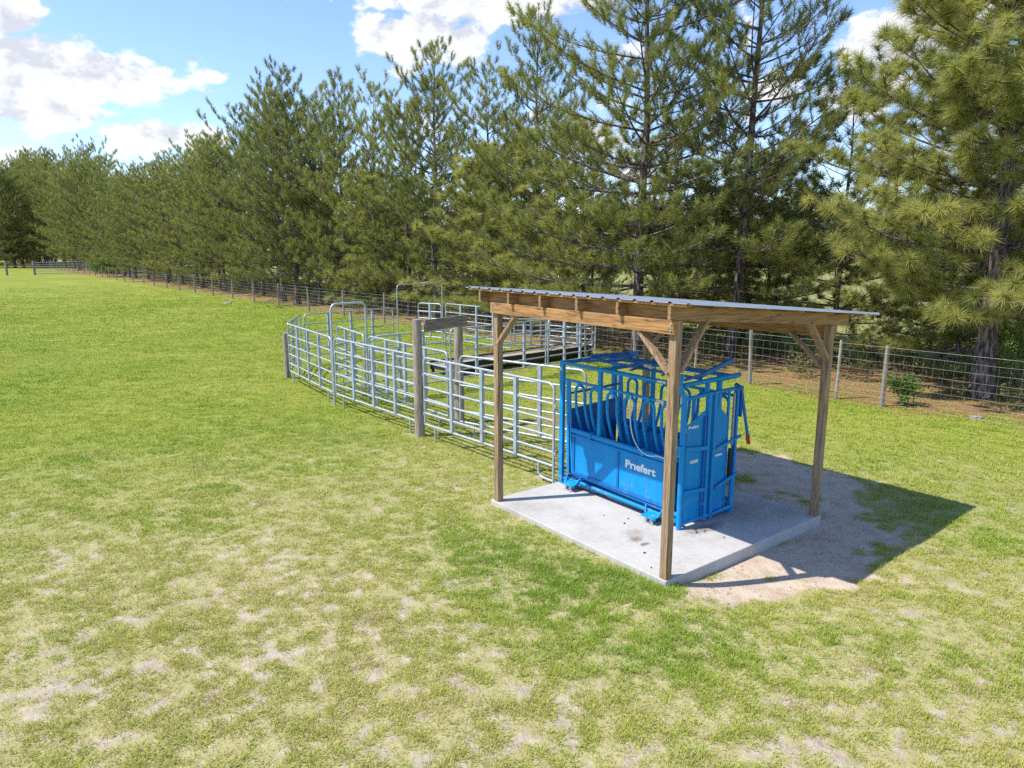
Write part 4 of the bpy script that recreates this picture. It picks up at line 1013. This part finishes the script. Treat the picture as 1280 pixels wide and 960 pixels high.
sh = N(nt, 'ShaderNodeVectorMath', operation='ADD'); L.new(uv, sh.inputs[0]); sh.inputs[1].default_value = (-.012, .035, 0)
nB = noise(nt, 11, 10, .6, vec=sh.outputs[0])
def pix_dir(u, v):
    th = math.atan(170 / 887); c, s_ = math.cos(th), math.sin(th); a = (u - 640) / 887; b = (480 - v) / 887
    x, y, z = a, c + b * s_, b * c - s_; l = math.sqrt(x * x + y * y + z * z)
    return math.atan2(x, y), math.asin(z / l)
blobs = [(70, 92, 120, 46, 1.15), (140, 100, 70, 40, 1.1), (-40, 110, 120, 70, 1.1), (60, 140, 110, 30, .95), (5, 12, 45, 32, 1.0), (190, 168, 90, 22, 1.0), (0, 190, 40, 26, .55), (268, 97, 13, 6, .55), (530, 42, 95, 36, 1.1), (600, 4, 190, 26, 1.0), (480, 62, 50, 14, .4),
         (1140, 60, 110, 70, 1.05), (1200, 10, 130, 45, .8), (1000, 130, 130, 60, .5), (720, 200, 160, 70, .5), (1480, 120, 220, 120, .8), (-420, 60, 260, 110, .8), (560, 150, 100, 22, .3), (820, 60, 120, 30, .35)]
tot = None
for (u, v, ru, rv, am) in blobs:
    a0, e0_ = pix_dir(u, v); a1, _ = pix_dir(u + ru, v); _, e1_ = pix_dir(u, v - rv)
    ra, re = abs(a1 - a0) + 1e-3, abs(e1_ - e0_) + 1e-3
    dx = math_(nt, 'DIVIDE', math_(nt, 'SUBTRACT', az, a0), ra); dy = math_(nt, 'DIVIDE', math_(nt, 'SUBTRACT', el, e0_), re)
    r2 = math_(nt, 'ADD', math_(nt, 'MULTIPLY', dx, dx), math_(nt, 'MULTIPLY', dy, dy))
    gsn = math_(nt, 'MULTIPLY', math_(nt, 'POWER', 2.718, math_(nt, 'MULTIPLY', r2, -1.0)), am)
    tot = gsn if tot is None else math_(nt, 'MAXIMUM', tot, gsn)
dens = math_(nt, 'ADD', math_(nt, 'MULTIPLY', nA, 3.2), math_(nt, 'MULTIPLY', tot, 1.15))
md = N(nt, 'ShaderNodeMapRange', interpolation_type='SMOOTHSTEP', inp={1: 2.0, 2: 2.30}); L.new(dens, md.inputs[0])
# bases greyer: thicker above than here
dB = math_(nt, 'ADD', math_(nt, 'MULTIPLY', nB, 3.2), math_(nt, 'MULTIPLY', tot, 1.15))
ms = N(nt, 'ShaderNodeMapRange', interpolation_type='SMOOTHSTEP', inp={1: -.08, 2: .38}); L.new(math_(nt, 'SUBTRACT', dB, dens), ms.inputs[0])
mt = N(nt, 'ShaderNodeMapRange', interpolation_type='SMOOTHSTEP', inp={1: 2.5, 2: 3.3}); L.new(dens, mt.inputs[0])
shade = math_(nt, 'ADD', math_(nt, 'MULTIPLY', ms.outputs[0], .75), math_(nt, 'MULTIPLY', mt.outputs[0], .30), clamp=True)
ccol = mix(nt, shade, (4.0, 4.03, 4.1), (2.4, 2.5, 2.8))
skyc = mix(nt, 1.0, sky.outputs[0], (.80, .83, .96), 'MULTIPLY')
L.new(mix(nt, math_(nt, 'MULTIPLY', md.outputs[0], .96), skyc, ccol), bg.inputs[0])

# ------------------------------------------------------------------ camera, view
cam = bpy.data.cameras.new('camera'); cam.sensor_width = 36; cam.lens = 887 / 1280 * 36; cam.clip_end = 3000; cam.clip_start = .05
co = bpy.data.objects.new('camera', cam); COL.objects.link(co); co.location = (0, 0, CAM_H); co.rotation_euler = (PI / 2 - math.atan(170 / 887), 0, 0)
S.camera = co
S.view_settings.view_transform = 'Standard'; S.view_settings.look = 'None'; S.view_settings.exposure = .84; S.view_settings.gamma = 1.0
S.view_settings.use_curve_mapping = False
S.cycles.sample_clamp_indirect = 4.0; S.cycles.max_bounces = 6; S.cycles.diffuse_bounces = 3; S.cycles.transmission_bounces = 4; S.cycles.transparent_max_bounces = 6
S.cycles.use_denoising = False; S.cycles.denoiser = 'OPENIMAGEDENOISE'; S.cycles.denoising_input_passes = 'RGB_ALBEDO_NORMAL'; S.cycles.denoising_prefilter = 'ACCURATE'
